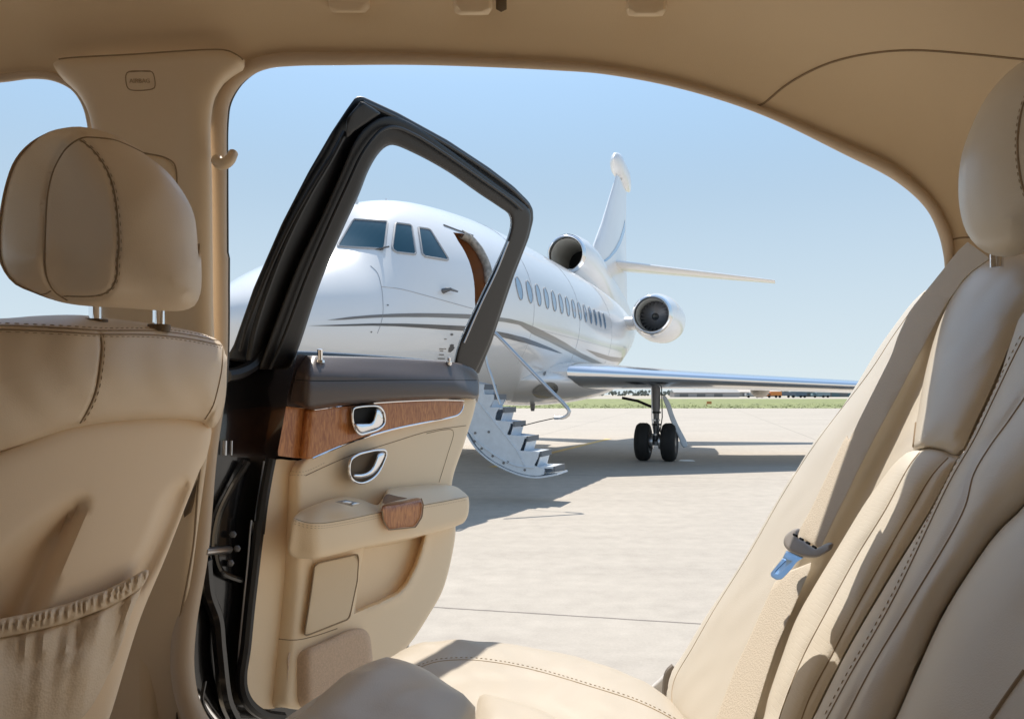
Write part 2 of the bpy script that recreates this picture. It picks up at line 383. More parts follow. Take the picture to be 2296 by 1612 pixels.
# yellow lead-in line
a = Vector((math.sin(R(19)), math.cos(R(19)), 0)); pp = Vector((a.y, -a.x, 0)); c = Vector((.82, 16.6, 0))
V = [c-a*3.5-pp*.08, c-a*3.5+pp*.08, c+a*5.6+pp*.08, c+a*5.6-pp*.08]; V = [v+Vector((0, 0, .004)) for v in V]
o = link('lane_marking', V, [(0, 1, 2, 3)], M['yellow'], smooth=False); o['kind'] = 'structure'

# ================================================================== the car
car = empty('car', (0, .3, 0), 'cream and beige leather cabin of a black car with its rear door open', 'car')
def side_Y(u, v):
    k = .28; Y = (1.1+k*.05)/(1+k*(CV-v)/F); return min(Y, 1.1)
SO = [(-1700, 360), (-900, 240), (-400, 186), (0, 165), (65, 158), (122, 160), (250, 153), (400, 146), (520, 140), (590, 131), (640, 126), (773, 124), (900, 124), (1000, 127), (1148, 134), (1250, 139)] + \
     Z('k', [(0, 363), (400, 440), (840, 578), (1300, 775), (1600, 920), (1800, 1100), (1890, 1260), (1905, 1310), (1912, 1430)]) + [(2150, 760), (2170, 1000), (2190, 1300), (2195, 1700), (2200, 2250)]
cv = cr(SO, ds=9)
C3 = [P(u, v, side_Y(u, v)) for u, v in cv]
sec = np.array([(-.001, -.008), (.002, -.009), (.006, -.006), (.012, -.001), (.022, .007), (.035, .018), (.052, .038), (.068, .07), (.082, .13), (.09, .22), (.094, .4), (.096, .8), (.096, 1.4), (.09, 2.0)])
s1 = cr(sec[:10], ds=.005); s2 = cr(sec[9:], ds=.08); sec = np.vstack([s1, s2[1:]])
n_ = len(C3); T3 = []
for i in range(n_):
    t = C3[min(n_-1, i+3)]-C3[max(0, i-3)]; T3.append(Vector((t.x, 0, t.z)).normalized())
V = []
for i, p in enumerate(C3):
    nrm = Vector((-T3[i].z, 0, T3[i].x))
    for a_, b_ in sec: V.append(p+nrm*a_+Vector((0, -b_, 0)))
k_ = len(sec); Fc = []
for i in range(n_-1):
    for j in range(k_-1): Fc.append((i*k_+j, i*k_+j+1, (i+1)*k_+j+1, (i+1)*k_+j))
SEAMQ = [(1698, 237)]+Z('k', [(870, 568), (1000, 465), (1150, 380), (1300, 325), (1500, 287), (1700, 275), (2000, 295), (2296, 325)])+[(2500, 165), (2900, 230)]
qpoly = np.array(SEAMQ+[(4000, 300), (4000, 3400), (1900, 3400), (2130, 1300), (2080, 520), (2000, 420), (1880, 340)])
cen = np.array([np.mean([V[q] for q in f], axis=0) for f in Fc]); y_ = np.maximum(cen[:, 1], .02)
cuv = np.stack([CU+F*cen[:, 0]/y_, CV-F*(cen[:, 2]-CH)/y_], 1)
isq = inside(cuv, cr(qpoly, ds=25, closed=True)) | ((cen[:, 1] < .12) & (cen[:, 0] > .6))
liner = link('headliner', V, [f for f, q in zip(Fc, isq) if not q], M['liner'], car, angle=0)
quart = link('quarter_trim', V, [f for f, q in zip(Fc, isq) if q], M['liner'], car, angle=0)
BV[liner.name] = BV[quart.name] = BVHTree.FromPolygons([tuple(v) for v in V], Fc)
seams('seam', liner, [SEAMQ[:-2]], .0014, M['seam'], liner, off=.0002)
seams('seam', quart, [Z('k', [(1905, 1308), (1940, 1300), (1990, 1297), (2060, 1300)])], .0012, M['seam'], quart)
# outer roof skin keeps the daylight out and closes the car from above
V, Fs = [], []
rp_ = [(-1.9, 1.62), (-1.5, 1.73), (-.9, 1.775), (-.3, 1.79), (.3, 1.77), (.75, 1.70), (1.15, 1.58)]
for x, z in rp_:
    for y, dz in ((1.09, -.13), (1.03, -.05), (.9, -.01), (.2, .02), (-.6, 0), (-.85, -.03), (-.92, -.13)): V.append((x, y, z+dz))
for i in range(len(rp_)-1):
    for j in range(6): Fs.append((i*7+j, (i+1)*7+j, (i+1)*7+j+1, i*7+j+1))
o = link('roof_panel', V, Fs, M['black'], car)
# floor and bulkheads
V, Fs = [], []
box((-.35, .08, .52), (1.4, 0, 0), (0, .96, 0), (0, 0, .02), V, Fs); link('floor_carpet', V, Fs, M['floor'], car, smooth=False)
V, Fs = [], []
box((.93, .05, .98), (.02, 0, 0), (0, .95, 0), (0, 0, .44), V, Fs); link('rear_bulkhead', V, Fs, M['floor'], car, smooth=False)
# front door (closed) below its window, behind the front seat
V, Fs = [], []
box((-1.05, 1.13, .93), (.56, 0, 0), (0, .03, 0), (0, 0, .33), V, Fs); o = link('front_door', V, Fs, M['trim'], car); bevel(o, .02, 3)
# the other side of the cabin, behind the viewer: doors to the belt line, pillars, dashboard
V, Fs = [], []
box((-.35, -.93, .93), (1.45, 0, 0), (0, .03, 0), (0, 0, .40), V, Fs); o = link('left_door_panel', V, Fs, M['door'], car); bevel(o, .02, 3)
for x_ in (-.55, .72):
    V, Fs = [], []; box((x_, -.90, 1.44), (.09, 0, 0), (0, .025, 0), (0, .03, .20), V, Fs); o = link('left_pillar_trim', V, Fs, M['trim'], car); bevel(o, .015, 3)
V, Fs = [], []
box((-1.75, .08, .92), (.18, 0, 0), (0, .95, 0), (0, 0, .28), V, Fs); o = link('dashboard', V, Fs, M['dark_leather'], car); bevel(o, .05, 4)
V, Fs = [], []
box((-.52, -.38, .98), (.07, 0, 0), (0, .26, 0), (-.06, 0, .36), V, Fs); o = link('driver_seat_back', V, Fs, M['leather'], car); bevel(o, .05, 4)
# ---- rubber seal round the rear opening
inn = Z('a', [(1412, 1600), (1410, 1100), (1412, 760), (1430, 640), (1500, 520), (1600, 440), (1700, 404), (1850, 392)])+[(773, 141), (900, 142), (1000, 145), (1148, 152), (1250, 158)]+ \
      Z('k', [(0, 405), (400, 480), (850, 620), (1300, 830), (1600, 985), (1760, 1130), (1830, 1270), (1860, 1400), (1866, 1480)])
out_ = Z('a', [(1325, 1600), (1318, 1100), (1312, 780), (1330, 640), (1400, 500), (1510, 415), (1640, 366), (1800, 348)])+[(773, 124), (900, 124), (1000, 127), (1148, 134), (1250, 139)]+ \
       Z('k', [(0, 363), (400, 440), (840, 578), (1300, 775), (1600, 920), (1800, 1100), (1890, 1260), (1905, 1310), (1908, 1480)])
innL = [(511, 580), (509, 800), (500, 900), (483, 1015)]+Z('c', [(1240, 600), (1165, 1000), (1145, 1250), (1170, 1450), (1240, 1600)])+[(500, 1660), (600, 1720)]
outL = [(477, 576), (476, 800), (470, 900), (452, 1030)]+Z('c', [(1170, 560), (1075, 1050), (1060, 1300), (1080, 1470), (1130, 1620)])+[(445, 1700), (560, 1790)]
A = np.vstack([cr(innL[::-1], n=80), cr(inn, n=220)[1:]]); B = np.vstack([cr(outL[::-1], n=80), cr(out_, n=220)[1:]])
mid = (A+B)/2; wid = np.linalg.norm(A-B, axis=1)
pts = [P(u, v, side_Y(u, v)+.004) for u, v in mid]; rad = [max(.004, wd/2/F*p.y) for wd, p in zip(wid, pts)]
seal = tube('door_seal', pts, rad, M['seal'], car, n=14)
fl = [P(u+(1.5 if i < 130 else 0), v, side_Y(u, v)+.02) for i, (u, v) in enumerate(A)]
tube('body_flange', fl[:140], .0022, M['black'], car)
pf = [P(u, v, side_Y(u, v)+.004) for u, v in cr([(-1700, 375), (-900, 252), (-400, 197), (0, 176), (70, 168), (120, 173), (165, 195), (192, 232), (206, 285), (214, 420), (218, 640), (224, 760)], ds=12)]
tube('front_door_seal', pf, .0052, M['seal'], car, n=10)

# ---- B pillar trim
PIL = Z('a', [(330, 400), (337, 382), (365, 371), (800, 342), (1390, 312), (1440, 325), (1500, 360), (1540, 396), (1470, 448), (1400, 505), (1340, 610), (1314, 780), (1320, 1100), (1325, 1600)])+ \
      [(478, 700), (482, 800), (478, 900), (464, 1030), (444, 1180), (418, 1403), (410, 1496), (424, 1592), (450, 1700), (300, 1750), (120, 1750), (200, 1500), (300, 1050), (240, 820), (222, 700), (214, 450)]+ \
      Z('a', [(573, 800), (562, 745), (530, 650), (470, 553), (380, 470)])
pil_plane = ((-.4, 1.062, 1.13), (0, -1, -.177))
def pil_h(U, V, d):
    h = np.zeros_like(U)
    h += .006*np.exp(-((U-(430+.02*(V-300)))/26)**2)*sm((V-150)/80)*sm((1000-V)/200)      # soft ridge before the seal
    return h
pillar = panel('pillar_trim', PIL, pil_plane, M['trim'], car, r=.016, T=.014, thick=.02, grid=.012, hfun=pil_h)
seams('seam', pillar, [Z('a', [(330, 400), (337, 384), (365, 373), (800, 344), (1390, 314), (1440, 327), (1500, 362), (1538, 398)])], .0012, M['seam'], pillar, off=0)
tagb = Z('a', [(800, 450), (940, 447), (955, 460), (965, 545), (950, 557), (815, 563), (795, 548), (785, 470)])
seams('airbag_badge', pillar, [tagb+tagb[:2]], .0007, M['seam'], pillar)
adj = Z('a', [(870, 960), (950, 965), (1030, 985), (1080, 1015), (1098, 1060), (1103, 1130), (1100, 1300), (1096, 1500), (880, 1500), (860, 1200)])
pa = panel('belt_adjuster_cover', adj, ((pil_plane[0][0], pil_plane[0][1]-.013, 1.13), pil_plane[1]), M['trim'], pillar, r=.004, T=.003, thick=.004, grid=.02)
seams('seam', pillar, [adj+adj[:2]], .001, M['seam'], pillar)
slot = Z('c', [(1195, 165), (1180, 280), (1150, 392), (1100, 392), (1095, 380), (1150, 260)])
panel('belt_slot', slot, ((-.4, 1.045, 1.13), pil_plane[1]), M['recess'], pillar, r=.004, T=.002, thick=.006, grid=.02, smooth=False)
seams('seam', pillar, [Z('c', [(1212, 100), (1200, 200), (1170, 560), (1100, 950), (1075, 1050), (1058, 1300), (1085, 1500), (1120, 1610)])], .0014, M['seam'], pillar)
# airbag lettering
fc = bpy.data.curves.new('airbag_lettering', 'FONT'); fc.body = 'AIRBAG'; fc.size = .0072; fc.extrude = .0002; fc.align_x = 'CENTER'; fc.align_y = 'CENTER'
fo = bpy.data.objects.new('tmp', fc); COL.objects.link(fo)
me = bpy.data.meshes.new_from_object(fo.evaluated_get(bpy.context.evaluated_depsgraph_get())); bpy.data.objects.remove(fo)
p_, nn_ = hit(pillar, 314, 183)
mx = Matrix.Translation(p_+Vector((0, -.0008, 0))) @ Matrix.Rotation(R(90)+.17, 4, 'X'); me.transform(mx); me.materials.clear(); me.materials.append(mat('badge_lettering', (.40, .30, .19), .6))
o = bpy.data.objects.new('airbag_lettering', me); COL.objects.link(o); attach(o, pillar)
# coat hook on the pillar seal
hk = Z('a', [(1352, 1000), (1372, 1022), (1405, 1018), (1436, 992), (1453, 958)]); q = cr(hk, ds=2.5)
tube('coat_hook', [P(u, v, .985-.012*math.sin(math.pi*i/len(q))) for i, (u, v) in enumerate(q)], [.0075-.0016*i/len(q) for i in range(len(q))], M['trim'], car, n=12)

# ---- things fixed to the headliner
def roof_block(name, uv, y, T, m=None, th=.03):
    return panel(name, uv, ((0, y, 1.6), (0, -1, -.25)), m or mat('pale_plastic', (.76, .61, .42), .5), car, r=.005, T=T, thick=th, grid=.01, smooth=False)
def rrect(x0, y0, x1, y1, r, lean=0):
    o = []
    for cx, cy, a0 in ((x1-r, y1-r, 0), (x0+r, y1-r, 90), (x0+r, y0+r, 180), (x1-r, y0+r, 270)):
        for k in range(0, 91, 30): o.append((cx+r*math.cos(R(a0+k))+lean*(cy-y0), cy+r*math.sin(R(a0+k))))
    return o
hb = roof_block('handle_bracket', rrect(1016, -60, 1104, 35, 14), .935, .020)
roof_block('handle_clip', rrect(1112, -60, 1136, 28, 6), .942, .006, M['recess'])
hb2 = roof_block('handle_bracket', rrect(1402, -60, 1494, 38, 14), .935, .020)
hp = [P(u, v, .905) for u, v in cr([(1060, -50), (1080, -75), (1120, -88), (1250, -92), (1380, -88), (1430, -75), (1450, -50)], ds=10)]
tube('grab_handle', hp, .009, M['trim'], car, n=12)
lr = roof_block('reading_light_bezel', rrect(736, -60, 829, 29, 10), .962, .003, th=.02)
q = [P(u, v, .948) for u, v in rrect(762, -60, 798, 14, 8)]; tube('reading_light_switch', q, .0012, M['seam'], lr, closed=True)
q = [P(u, v, .951) for u, v in rrect(744, -60, 822, 24, 8)]; tube('seam', q, .0008, M['seam'], lr, closed=True)

# ---- front seat
fs_pl = ((-.378, .62, 1.2), (.955, -.295, 0))
SH = Z('c', [(1212, 100), (1180, 180), (1000, 640), (850, 1000), (660, 1612)])+[(232, 1640), (200, 1760), (-60, 1760), (-420, 1700), (-420, 1100), (-60, 1040)]+ \
     Z('b', [(0, 1405), (150, 1345), (400, 1240), (650, 1190), (900, 1165), (1200, 1160), (1350, 1180), (1410, 1235), (1405, 1330), (1370, 1460)])
def shell_h(U, V, d):
    h = np.zeros_like(U)
    def groove(U, V, x1, y1, x2, y2, dep, wl, wr, v0, v1):
        x = x1+(V-y1)*(x2-x1)/(y2-y1); q = U-x
        g = np.where(q < 0, np.exp(-(q/wl)**2), np.exp(-(q/wr)**2)); return -dep*g*sm((V-v0)/60)*sm((v1-V)/500+1)
    q_ = np.stack([U, V], 1)
    for pl_, dep, w1 in (([(206, 1118), (190, 1104), (150, 1112), (60, 1172), (-60, 1280), (-260, 1500), (-300, 1760), (-40, 1760), (96, 1390)], .034, 62), ([(434, 1084), (424, 1072), (392, 1078), (362, 1108), (318, 1210), (262, 1340), (318, 1330)], .016, 30)):
        c_ = cr(pl_, ds=10, closed=True); h += -dep*np.where(inside(q_, c_), sm(segdist(q_, c_)/w1), 0)
    return h
shell = panel('front_seat', SH, fs_pl, M['shell'], car, r=.02, T=.012, thick=.10, grid=.0075, hfun=shell_h,
              feats=[])
UP = [(-420, 735), (-200, 712), (0, 702), (60, 697), (150, 696), (195, 699), (260, 709), (350, 723), (420, 737), (470, 752), (497, 770), (506, 800)]+ \
     Z('b', [(1512, 760), (1508, 900), (1500, 1040), (1475, 1160), (1415, 1250), (1350, 1207), (1200, 1187), (900, 1192), (650, 1217), (400, 1267), (150, 1372), (0, 1432)])+[(-200, 1110), (-420, 1180)]
S_top = Z('b', [(-300, 590), (0, 590), (400, 606), (660, 621), (1000, 625), (1250, 650), (1480, 696)])
S_top2 = [(u, v-9) for u, v in S_top]
S_v = Z('b', [(670, 625), (680, 700), (670, 830), (640, 1000), (590, 1120), (535, 1212)])
S_r = Z('b', [(1488, 710), (1480, 850), (1450, 1000), (1420, 1100), (1370, 1185)])
def dpx(U, V, line): return segdist(np.stack([U, V], 1), cr(line, ds=12), False)
def up_h(U, V, d):
    h = -.0022*np.exp(-(dpx(U, V, S_v)/4)**2)-.002*np.exp(-(dpx(U, V, S_r)/4)**2)
    yt = np.interp(U, [p[0] for p in S_top], [p[1] for p in S_top])
    h += -.05*sm((yt-V)/60+.02)                                   # the top rolls forward over the shoulder
    h += -.0015*np.exp(-((V-yt)/4)**2)
    x = np.interp(V, [p[1] for p in S_v], [p[0] for p in S_v]); h += -.020*sm((x-U)/260)
    h += .008*np.exp(-((V-870)/90)**2)
    return h
upper = panel('backrest', UP, ((fs_pl[0][0]+.006, fs_pl[0][1], 1.2), fs_pl[1]), M['leather'], shell, r=.05, T=.035, thick=.12, grid=.010, hfun=up_h,
              feats=[(S_v, .004, False, True), (S_top, .004, False, True), (S_r, .004, False, True)])
seams('seam', upper, [S_top, S_top2, S_v, S_r], .0008, M['seam'], upper)
stitches('stitching', upper, [[(u, v+5) for u, v in S_top], [(u+6, v) for u, v in S_v], [(u, v-14) for u, v in S_top]], upper)
# pocket
BT = Z('c', [(-500, 1040), (0, 1005), (200, 965), (400, 915), (640, 830), (760, 770), (880, 706)]); BB = Z('c', [(-500, 1150), (0, 1120), (200, 1080), (400, 1030), (640, 940), (760, 880), (856, 815)])
def pk_h(U, V, d):
    yb = np.interp(U, [p[0] for p in BB], [p[1] for p in BB]); q = np.maximum(V-yb, 0)
    fan = (U-330)*(1+q/1100)+q*.35
    a_ = np.sin(fan*.105+1.3*np.sin(fan*.031))*.5+np.sin(fan*.19+2)*.3+np.sin(fan*.052+1)*.6
    return .0065*a_*np.exp(-q/170)*sm(q/25+.3)+.004*np.sin(fan*.03)*sm(q/100)+.010*sm(q/140)
PK = BB[::-1]+[(-420, 1450), (-420, 1760), (130, 1760)]+Z('c', [(420, 1700), (560, 1520), (700, 1240), (800, 960)])
pk = panel('seat_pocket', PK, ((fs_pl[0][0]+.014, fs_pl[0][1], 1.2), fs_pl[1]), M['pocket'], shell, r=.02, T=.008, thick=.012, grid=.0065, hfun=pk_h)
def band_h(U, V, d):
    return .0022*np.sin(U*.42+.06*(V-1350)+1.6*np.sin(U*.07))*np.clip(d/.004, 0, 1)+.0008*np.sin(U*.93)
bd = panel('pocket_band', BT+[(334, 1278), (332, 1292), (322, 1310)]+BB[::-1], ((fs_pl[0][0]+.020, fs_pl[0][1], 1.2), fs_pl[1]), M['pocket'], shell, r=.009, T=.007, thick=.012, grid=.0032, hfun=band_h, smooth=False)
# headrest
HR = Z('a', [(295, 797), (165, 865), (65, 975), (5, 1128), (-38, 1350), (-48, 1500)])+Z('b', [(-42, 130), (0, 225), (72, 305), (200, 362), (350, 415), (500, 436), (650, 440), (800, 445), (1000, 458), (1180, 467), (1250, 455), (1300, 430), (1332, 370), (1345, 300), (1345, 150), (1337, 0)])+ \
     Z('a', [(1240, 1600), (1212, 1350), (1160, 1230), (1050, 1080), (930, 980), (780, 880), (690, 835), (600, 808), (500, 790), (400, 787)])
SL = Z('a', [(540, 857), (500, 866), (420, 920), (340, 1050), (300, 1200), (285, 1400), (280, 1600)])+Z('b', [(300, 150), (320, 260), (370, 340), (450, 395)])
SR = Z('a', [(490, 875), (560, 930), (630, 1020), (680, 1120), (710, 1250), (725, 1400), (730, 1550)])+Z('b', [(772, 130), (768, 230), (735, 310), (680, 350), (600, 366), (420, 366)])
ST = Z('a', [(540, 857), (600, 860), (700, 872), (780, 900), (880, 948), (960, 1000)])
SLL = Z('b', [(60, 245), (130, 315), (220, 350), (300, 352), (340, 330)])
def hr_h(U, V, d):
    x = np.interp(V, [p[1] for p in SL], [p[0] for p in SL]); xr = np.interp(V, [p[1] for p in SR[:10]], [p[0] for p in SR[:10]])
    h = -.0022*np.exp(-(dpx(U, V, SL)/6)**2)-.0016*np.exp(-(dpx(U, V, SR)/5)**2)-.002*np.exp(-(dpx(U, V, ST)/4)**2)
    h += -.012*sm((x-U)/95)-.026*sm((xr+10-U)/150+.0)                    # the flat rear face turns away to the left
    return h
hrp = ((-.335, .62, 1.3), (.75, -.66, 0))
head = panel('headrest', HR, hrp, M['leather'], shell, r=.055, T=.048, thick=.03, sym=.8, grid=.0075, hfun=hr_h, feats=[(SL, .004, False, True), (SR, .004, False, True)])
seams('seam', head, [SL, ST, [(u+4, v) for u, v in SR]], .0007, M['seam'], head)
seams('seam', head, [SLL], .0006, M['seam'], head)
stitches('stitching', head, [SR, [(u+9, v) for u, v in SR]], head)
for u0, Yp, vg in ((214, .70, 716), (357, .745, 728)):
    q = [P(u0-(1 if k else 0), v, Yp) for k, v in enumerate((640, 675, 700, 722, 760))]; tube('headrest_post', q, .0052, M['chrome'], shell, n=16)
    tube('post_guide', [P(u0, v, Yp) for v in (vg, vg+6, vg+16)], [.010, .010, .009], M['recess'], shell, n=16)

# ================================================================== the open rear door
door_P = Vector((-.375, 1.15, 1.0)); NH = Vector((.896, -.445, 0)); DDIR = Vector((.445, .896, 0))
def dpl(off, tilt=0.): return (door_P+NH*off+(Vector((0, 0, .26)) if tilt else Vector((0, 0, 0))), NH-Vector((0, 0, tilt)))
UE = ([780, 930, 1029, 1060, 1300, 1450, 1600], [709, 703, 692, 676, 680, 668, 650]); US = ([780, 930, 1029, 1060, 1300, 1450, 1600], [652, 640, 628, 616, 594, 577, 563])
def wrap(U, V, dep=.05):
    e = np.interp(V, *UE); s_ = np.interp(V, *US); x = np.clip((U-s_)/(e-s_), 0, 1)
    return (sm(x)-1)*dep
def wrap_h(dep=.05): return lambda U, V, d: wrap(U, V, dep)
# black painted door shell and shut face
SHELL = [(505, 800), (560, 790), (650, 786), (1000, 812), (1068, 830), (1072, 900)]+Z('e', [(2130, 480), (2050, 800), (1950, 1130)])+ \
        Z('f', [(1770, 340), (1762, 450), (1694, 750), (1592, 935), (1475, 1112), (1475, 1175), (1350, 1250), (1200, 1310), (1100, 1420), (900, 1560), (700, 1640), (500, 1660), (300, 1660), (20, 1400)])+ \
        [(405, 1650), (400, 1450), (440, 1240), (462, 1015), (480, 880)]
dsh = panel('rear_door', SHELL, dpl(-.075), M['black'], car, r=.012, T=.008, thick=.05, grid=.02, hfun=lambda U, V, d: .012*sm((560-U)/60)+.004*np.sin(V*.02)*sm((600-U)/60))
dsh['label'] = 'open rear door with beige trim, wood strip and black window frame'
# ribs, cable loom, hinge hardware on the shut face
def dtube(name, uv, off, r, m, ds=8, n=8, tilt=0., parent=None, closed=False):
    pl = dpl(off, tilt); return tube(name, [rp(a, b, *pl) for a, b in cr(uv, ds=ds, closed=closed)], r, m, parent or dsh, n=n, closed=closed)
dtube('weather_strip', Z('e', [(585, 935), (560, 1060), (520, 1300), (495, 1509)])+Z('f', [(490, 300), (455, 600), (420, 900), (395, 1150), (370, 1330), (380, 1430), (430, 1520), (520, 1580), (640, 1600)]), -.045, .0085, M['rubber'])
dtube('chrome_strip', Z('e', [(535, 950), (505, 1150), (470, 1380), (455, 1509)])+Z('f', [(440, 300), (410, 600), (375, 950), (352, 1200), (350, 1360), (375, 1480), (440, 1570), (540, 1612)]), -.052, .0022, M['steel'])
dtube('body_rib', Z('c', [(1240, 650), (1260, 850), (1310, 1000), (1330, 1200), (1370, 1500), (1420, 1612)]), -.050, .010, M['black'])
dtube('body_rib', Z('c', [(1500, 60), (1400, 220), (1320, 400), (1300, 600), (1340, 720), (1460, 775)]), -.055, .005, M['black'])
dtube('body_rib', Z('e', [(250, 300), (340, 280), (450, 220), (520, 120), (580, 0)]), -.052, .010, M['rubber'])
dtube('body_rib', Z('c', [(1240, 1380), (1225, 1500), (1290, 1620), (1400, 1700)]), -.052, .003, M['black'])
V, Fs = [], []
for a in (Z('c', [(1238, 598), (1385, 585)]),):
    sweep([rp(*a[0], *dpl(-.02)), rp((a[0][0]+a[1][0])/2, (a[0][1]+a[1][1])/2, *dpl(-.03)), rp(*a[1], *dpl(-.05))], .0058, 10, V=V, Fs=Fs)
link('door_check_strap', V, Fs, M['steel'], dsh)
for (x, y) in ((1410, 495), (1435, 580), (1395, 668), (1385, 590)):
    c = rp(*Z('c', [(x, y)])[0], *dpl(-.058)); V, Fs = [], []
    D_ = (CAMP-c).normalized(); sweep([c-D_*.004, c+D_*.004, c+D_*.006], [.0055, .0055, .003], 6, V=V, Fs=Fs); link('bolt', V, Fs, M['gearm'], dsh)
for x in (235, 285):
    a_, b_ = [rp(*q, *dpl(-.05)) for q in Z('e', [(x, 795), (x-3, 905)])]; tube('hinge_pin', [a_, (a_+b_)/2, b_], .0032 if x < 250 else .0018, M['steel'], dsh, n=8)
# window frame: black outer channel and satin inner frame, leaning inwards above the belt line
TL = .34
FO = Z('d', [(60, 1700), (110, 1612), (230, 1270), (400, 880), (560, 570), (700, 330), (790, 195), (845, 118)])+[(808, 216), (816, 218)]+Z('d', [(1100, 213), (1400, 378), (1650, 543), (1800, 658), (1890, 748), (1915, 795), (1918, 860), (1890, 970), (1800, 1200), (1660, 1612)])+[(1074, 838)]
FI = Z('d', [(445, 1760), (500, 1612), (620, 1250), (750, 940), (860, 700), (920, 550), (980, 450), (1030, 405), (1070, 398), (1200, 450), (1400, 560), (1600, 700), (1720, 780), (1775, 822), (1787, 880), (1770, 960), (1700, 1120), (1600, 1330), (1470, 1612)])+[(1016, 828)]
fo = resample(FO, ds=9); fi = cr(FI, ds=9)
frame = panel('window_frame', np.vstack([fo, fi[::-1]]), dpl(-.055, TL), M['rubber'], dsh, r=.010, T=.010, thick=.028, grid=.010, smooth=False)
IO = Z('d', [(260, 1760), (330, 1560), (500, 1120), (640, 830), (760, 560), (830, 400), (900, 305), (1000, 240), (1080, 236), (1180, 275), (1400, 425), (1700, 645), (1880, 780), (1900, 815), (1902, 860), (1878, 970), (1788, 1200), (1648, 1612)])+[(1066, 836)]
io = cr(IO, ds=9); fi2 = cr(FI, ds=9)
satin = panel('frame_trim', np.vstack([io, fi2[::-1]]), dpl(-.038, TL), M['frame'], dsh, r=.012, T=.009, thick=.014, grid=.010, smooth=False)
MD = Z('d', [(330, 1760), (400, 1600), (560, 1180), (690, 880), (800, 640), (880, 470), (950, 370), (1010, 315), (1080, 300), (1200, 345), (1400, 470), (1600, 610), (1790, 745), (1850, 800)])
dtube('glass_channel', MD, -.026, .0028, M['rubber'], tilt=TL)
dtube('weather_strip', Z('d', [(200, 1700), (240, 1500), (400, 1050), (560, 720), (690, 500), (780, 330)]), -.040, .0045, M['rubber'], tilt=TL)
dtube('weather_strip', Z('d', [(150, 1650), (190, 1500), (340, 1120), (480, 830), (640, 560), (770, 370)]), -.040, .0030, M['frame'], tilt=TL)
dtube('weather_strip', Z('d', [(885, 150), (1100, 250), (1400, 412), (1650, 575), (1800, 690), (1890, 780)]), -.040, .0042, M['rubber'], tilt=TL)
dtube('weather_strip', Z('d', [(1500, 1600), (1600, 1370), (1700, 1160), (1768, 990)]), -.030, .0018, M['steel'], tilt=TL, parent=satin)  # bright steel line drawn in for the highlight along the frame edge
panel('corner_cap', Z('d', [(790, 250), (880, 140), (1000, 215), (905, 280), (830, 330), (795, 370), (785, 340)]), dpl(-.028, TL), M['frame'], dsh, r=.006, T=.004, thick=.01, grid=.012, smooth=False)
# leather-topped belt pad
PAD = Z('e', [(770, 137), (860, 145), (1000, 150), (1400, 162), (1800, 182), (1970, 196), (2070, 222), (2130, 255), (2163, 300), (2167, 400), (2150, 468), (2060, 472), (1800, 478), (1400, 503), (1100, 533), (910, 560), (800, 548), (690, 535), (705, 420), (735, 300), (752, 210)])
PS = Z('e', [(740, 330), (930, 340), (1400, 336), (1800, 334), (2165, 336)])
def pad_h(U, V, d):
    yt = np.interp(U, [662, 847, 1015, 1073], [794, 801, 811, 850]); ys = 852
    return wrap(U, V, .085)+.045*sm((V-yt)/52)*sm(d/.01+.2)-.0015*np.exp(-((V-ys)/3.5)**2)+.004*np.sin((V-852)/42*3.14)*(V > 852)
pad = panel('door_top_pad', PAD, dpl(.0), M['dark_leather'], dsh, r=.016, T=.016, thick=.03, grid=.008, hfun=pad_h, feats=[(PS, .004, False, True)])
seams('seam', pad, [PS], .0008, M['dk'], pad)
for x, y0, y1 in ((960, 98, 196), (1942, 162, 206)):
    a_, b_ = Z('e', [(x, y0), (x, y1)]); Yp = rp(*b_, *dpl(0)).y-.02
    pts_ = [P(a_[0], a_[1]+(b_[1]-a_[1])*k, Yp) for k in (0, .06, .2, .85, 1.0)]; rr = .0042 if x < 1500 else .0034
    tube('lock_pin', pts_, [rr*.6, rr*1.15, rr, rr, rr], M['chrome'], dsh, n=14)
    tube('pin_grommet', [P(b_[0]-1, b_[1]+q, Yp) for q in (-4, 2, 5)], [rr*1.9, rr*2, rr*1.5], M['chrome'], dsh, n=14)
# main beige panel
MAIN = Z('e', [(590, 930), (740, 925), (850, 915), (1100, 560), (1400, 500), (1900, 470), (2142, 474), (2062, 800), (1962, 1130)])+ \
       Z('f', [(1780, 340), (1772, 450), (1700, 750), (1602, 930), (1482, 1110), (1350, 1240), (1260, 1300), (1100, 1400), (900, 1520), (760, 1548), (640, 1540), (560, 1565), (480, 1560), (425, 1510), (392, 1400), (388, 1230), (410, 1050), (470, 640), (520, 250), (545, 0)])
POC = Z('f', [(1165, 482), (1400, 440), (1580, 396), (1560, 480), (1520, 600), (1460, 720), (1400, 785), (1280, 845), (1108, 918), (1120, 780), (1140, 640)])
pocd = resample(POC+POC[:1], ds=6)
def main_h(U, V, d):
    q = np.stack([U, V], 1); ins = inside(q, pocd); dd = segdist(q, pocd)
    h = wrap(U, V, .078); wd = 15
    rec = np.where(ins, sm(dd/wd), 0); rec = np.where(ins, .55*sm(dd/9)+.45*sm(dd/50), 0); h = h-.17*rec
    h += .005*np.exp(-((dd-7)/7)**2)*(~ins)*sm((U-800)/60)
    h += -.03*sm((1510-1612+ (V-1450))/160)*0
    return h
main = panel('door_panel', MAIN, dpl(-.022), M['door'], dsh, r=.014, T=.012, thick=.03, grid=.010, hfun=main_h, feats=[(POC, .006, True, False)])
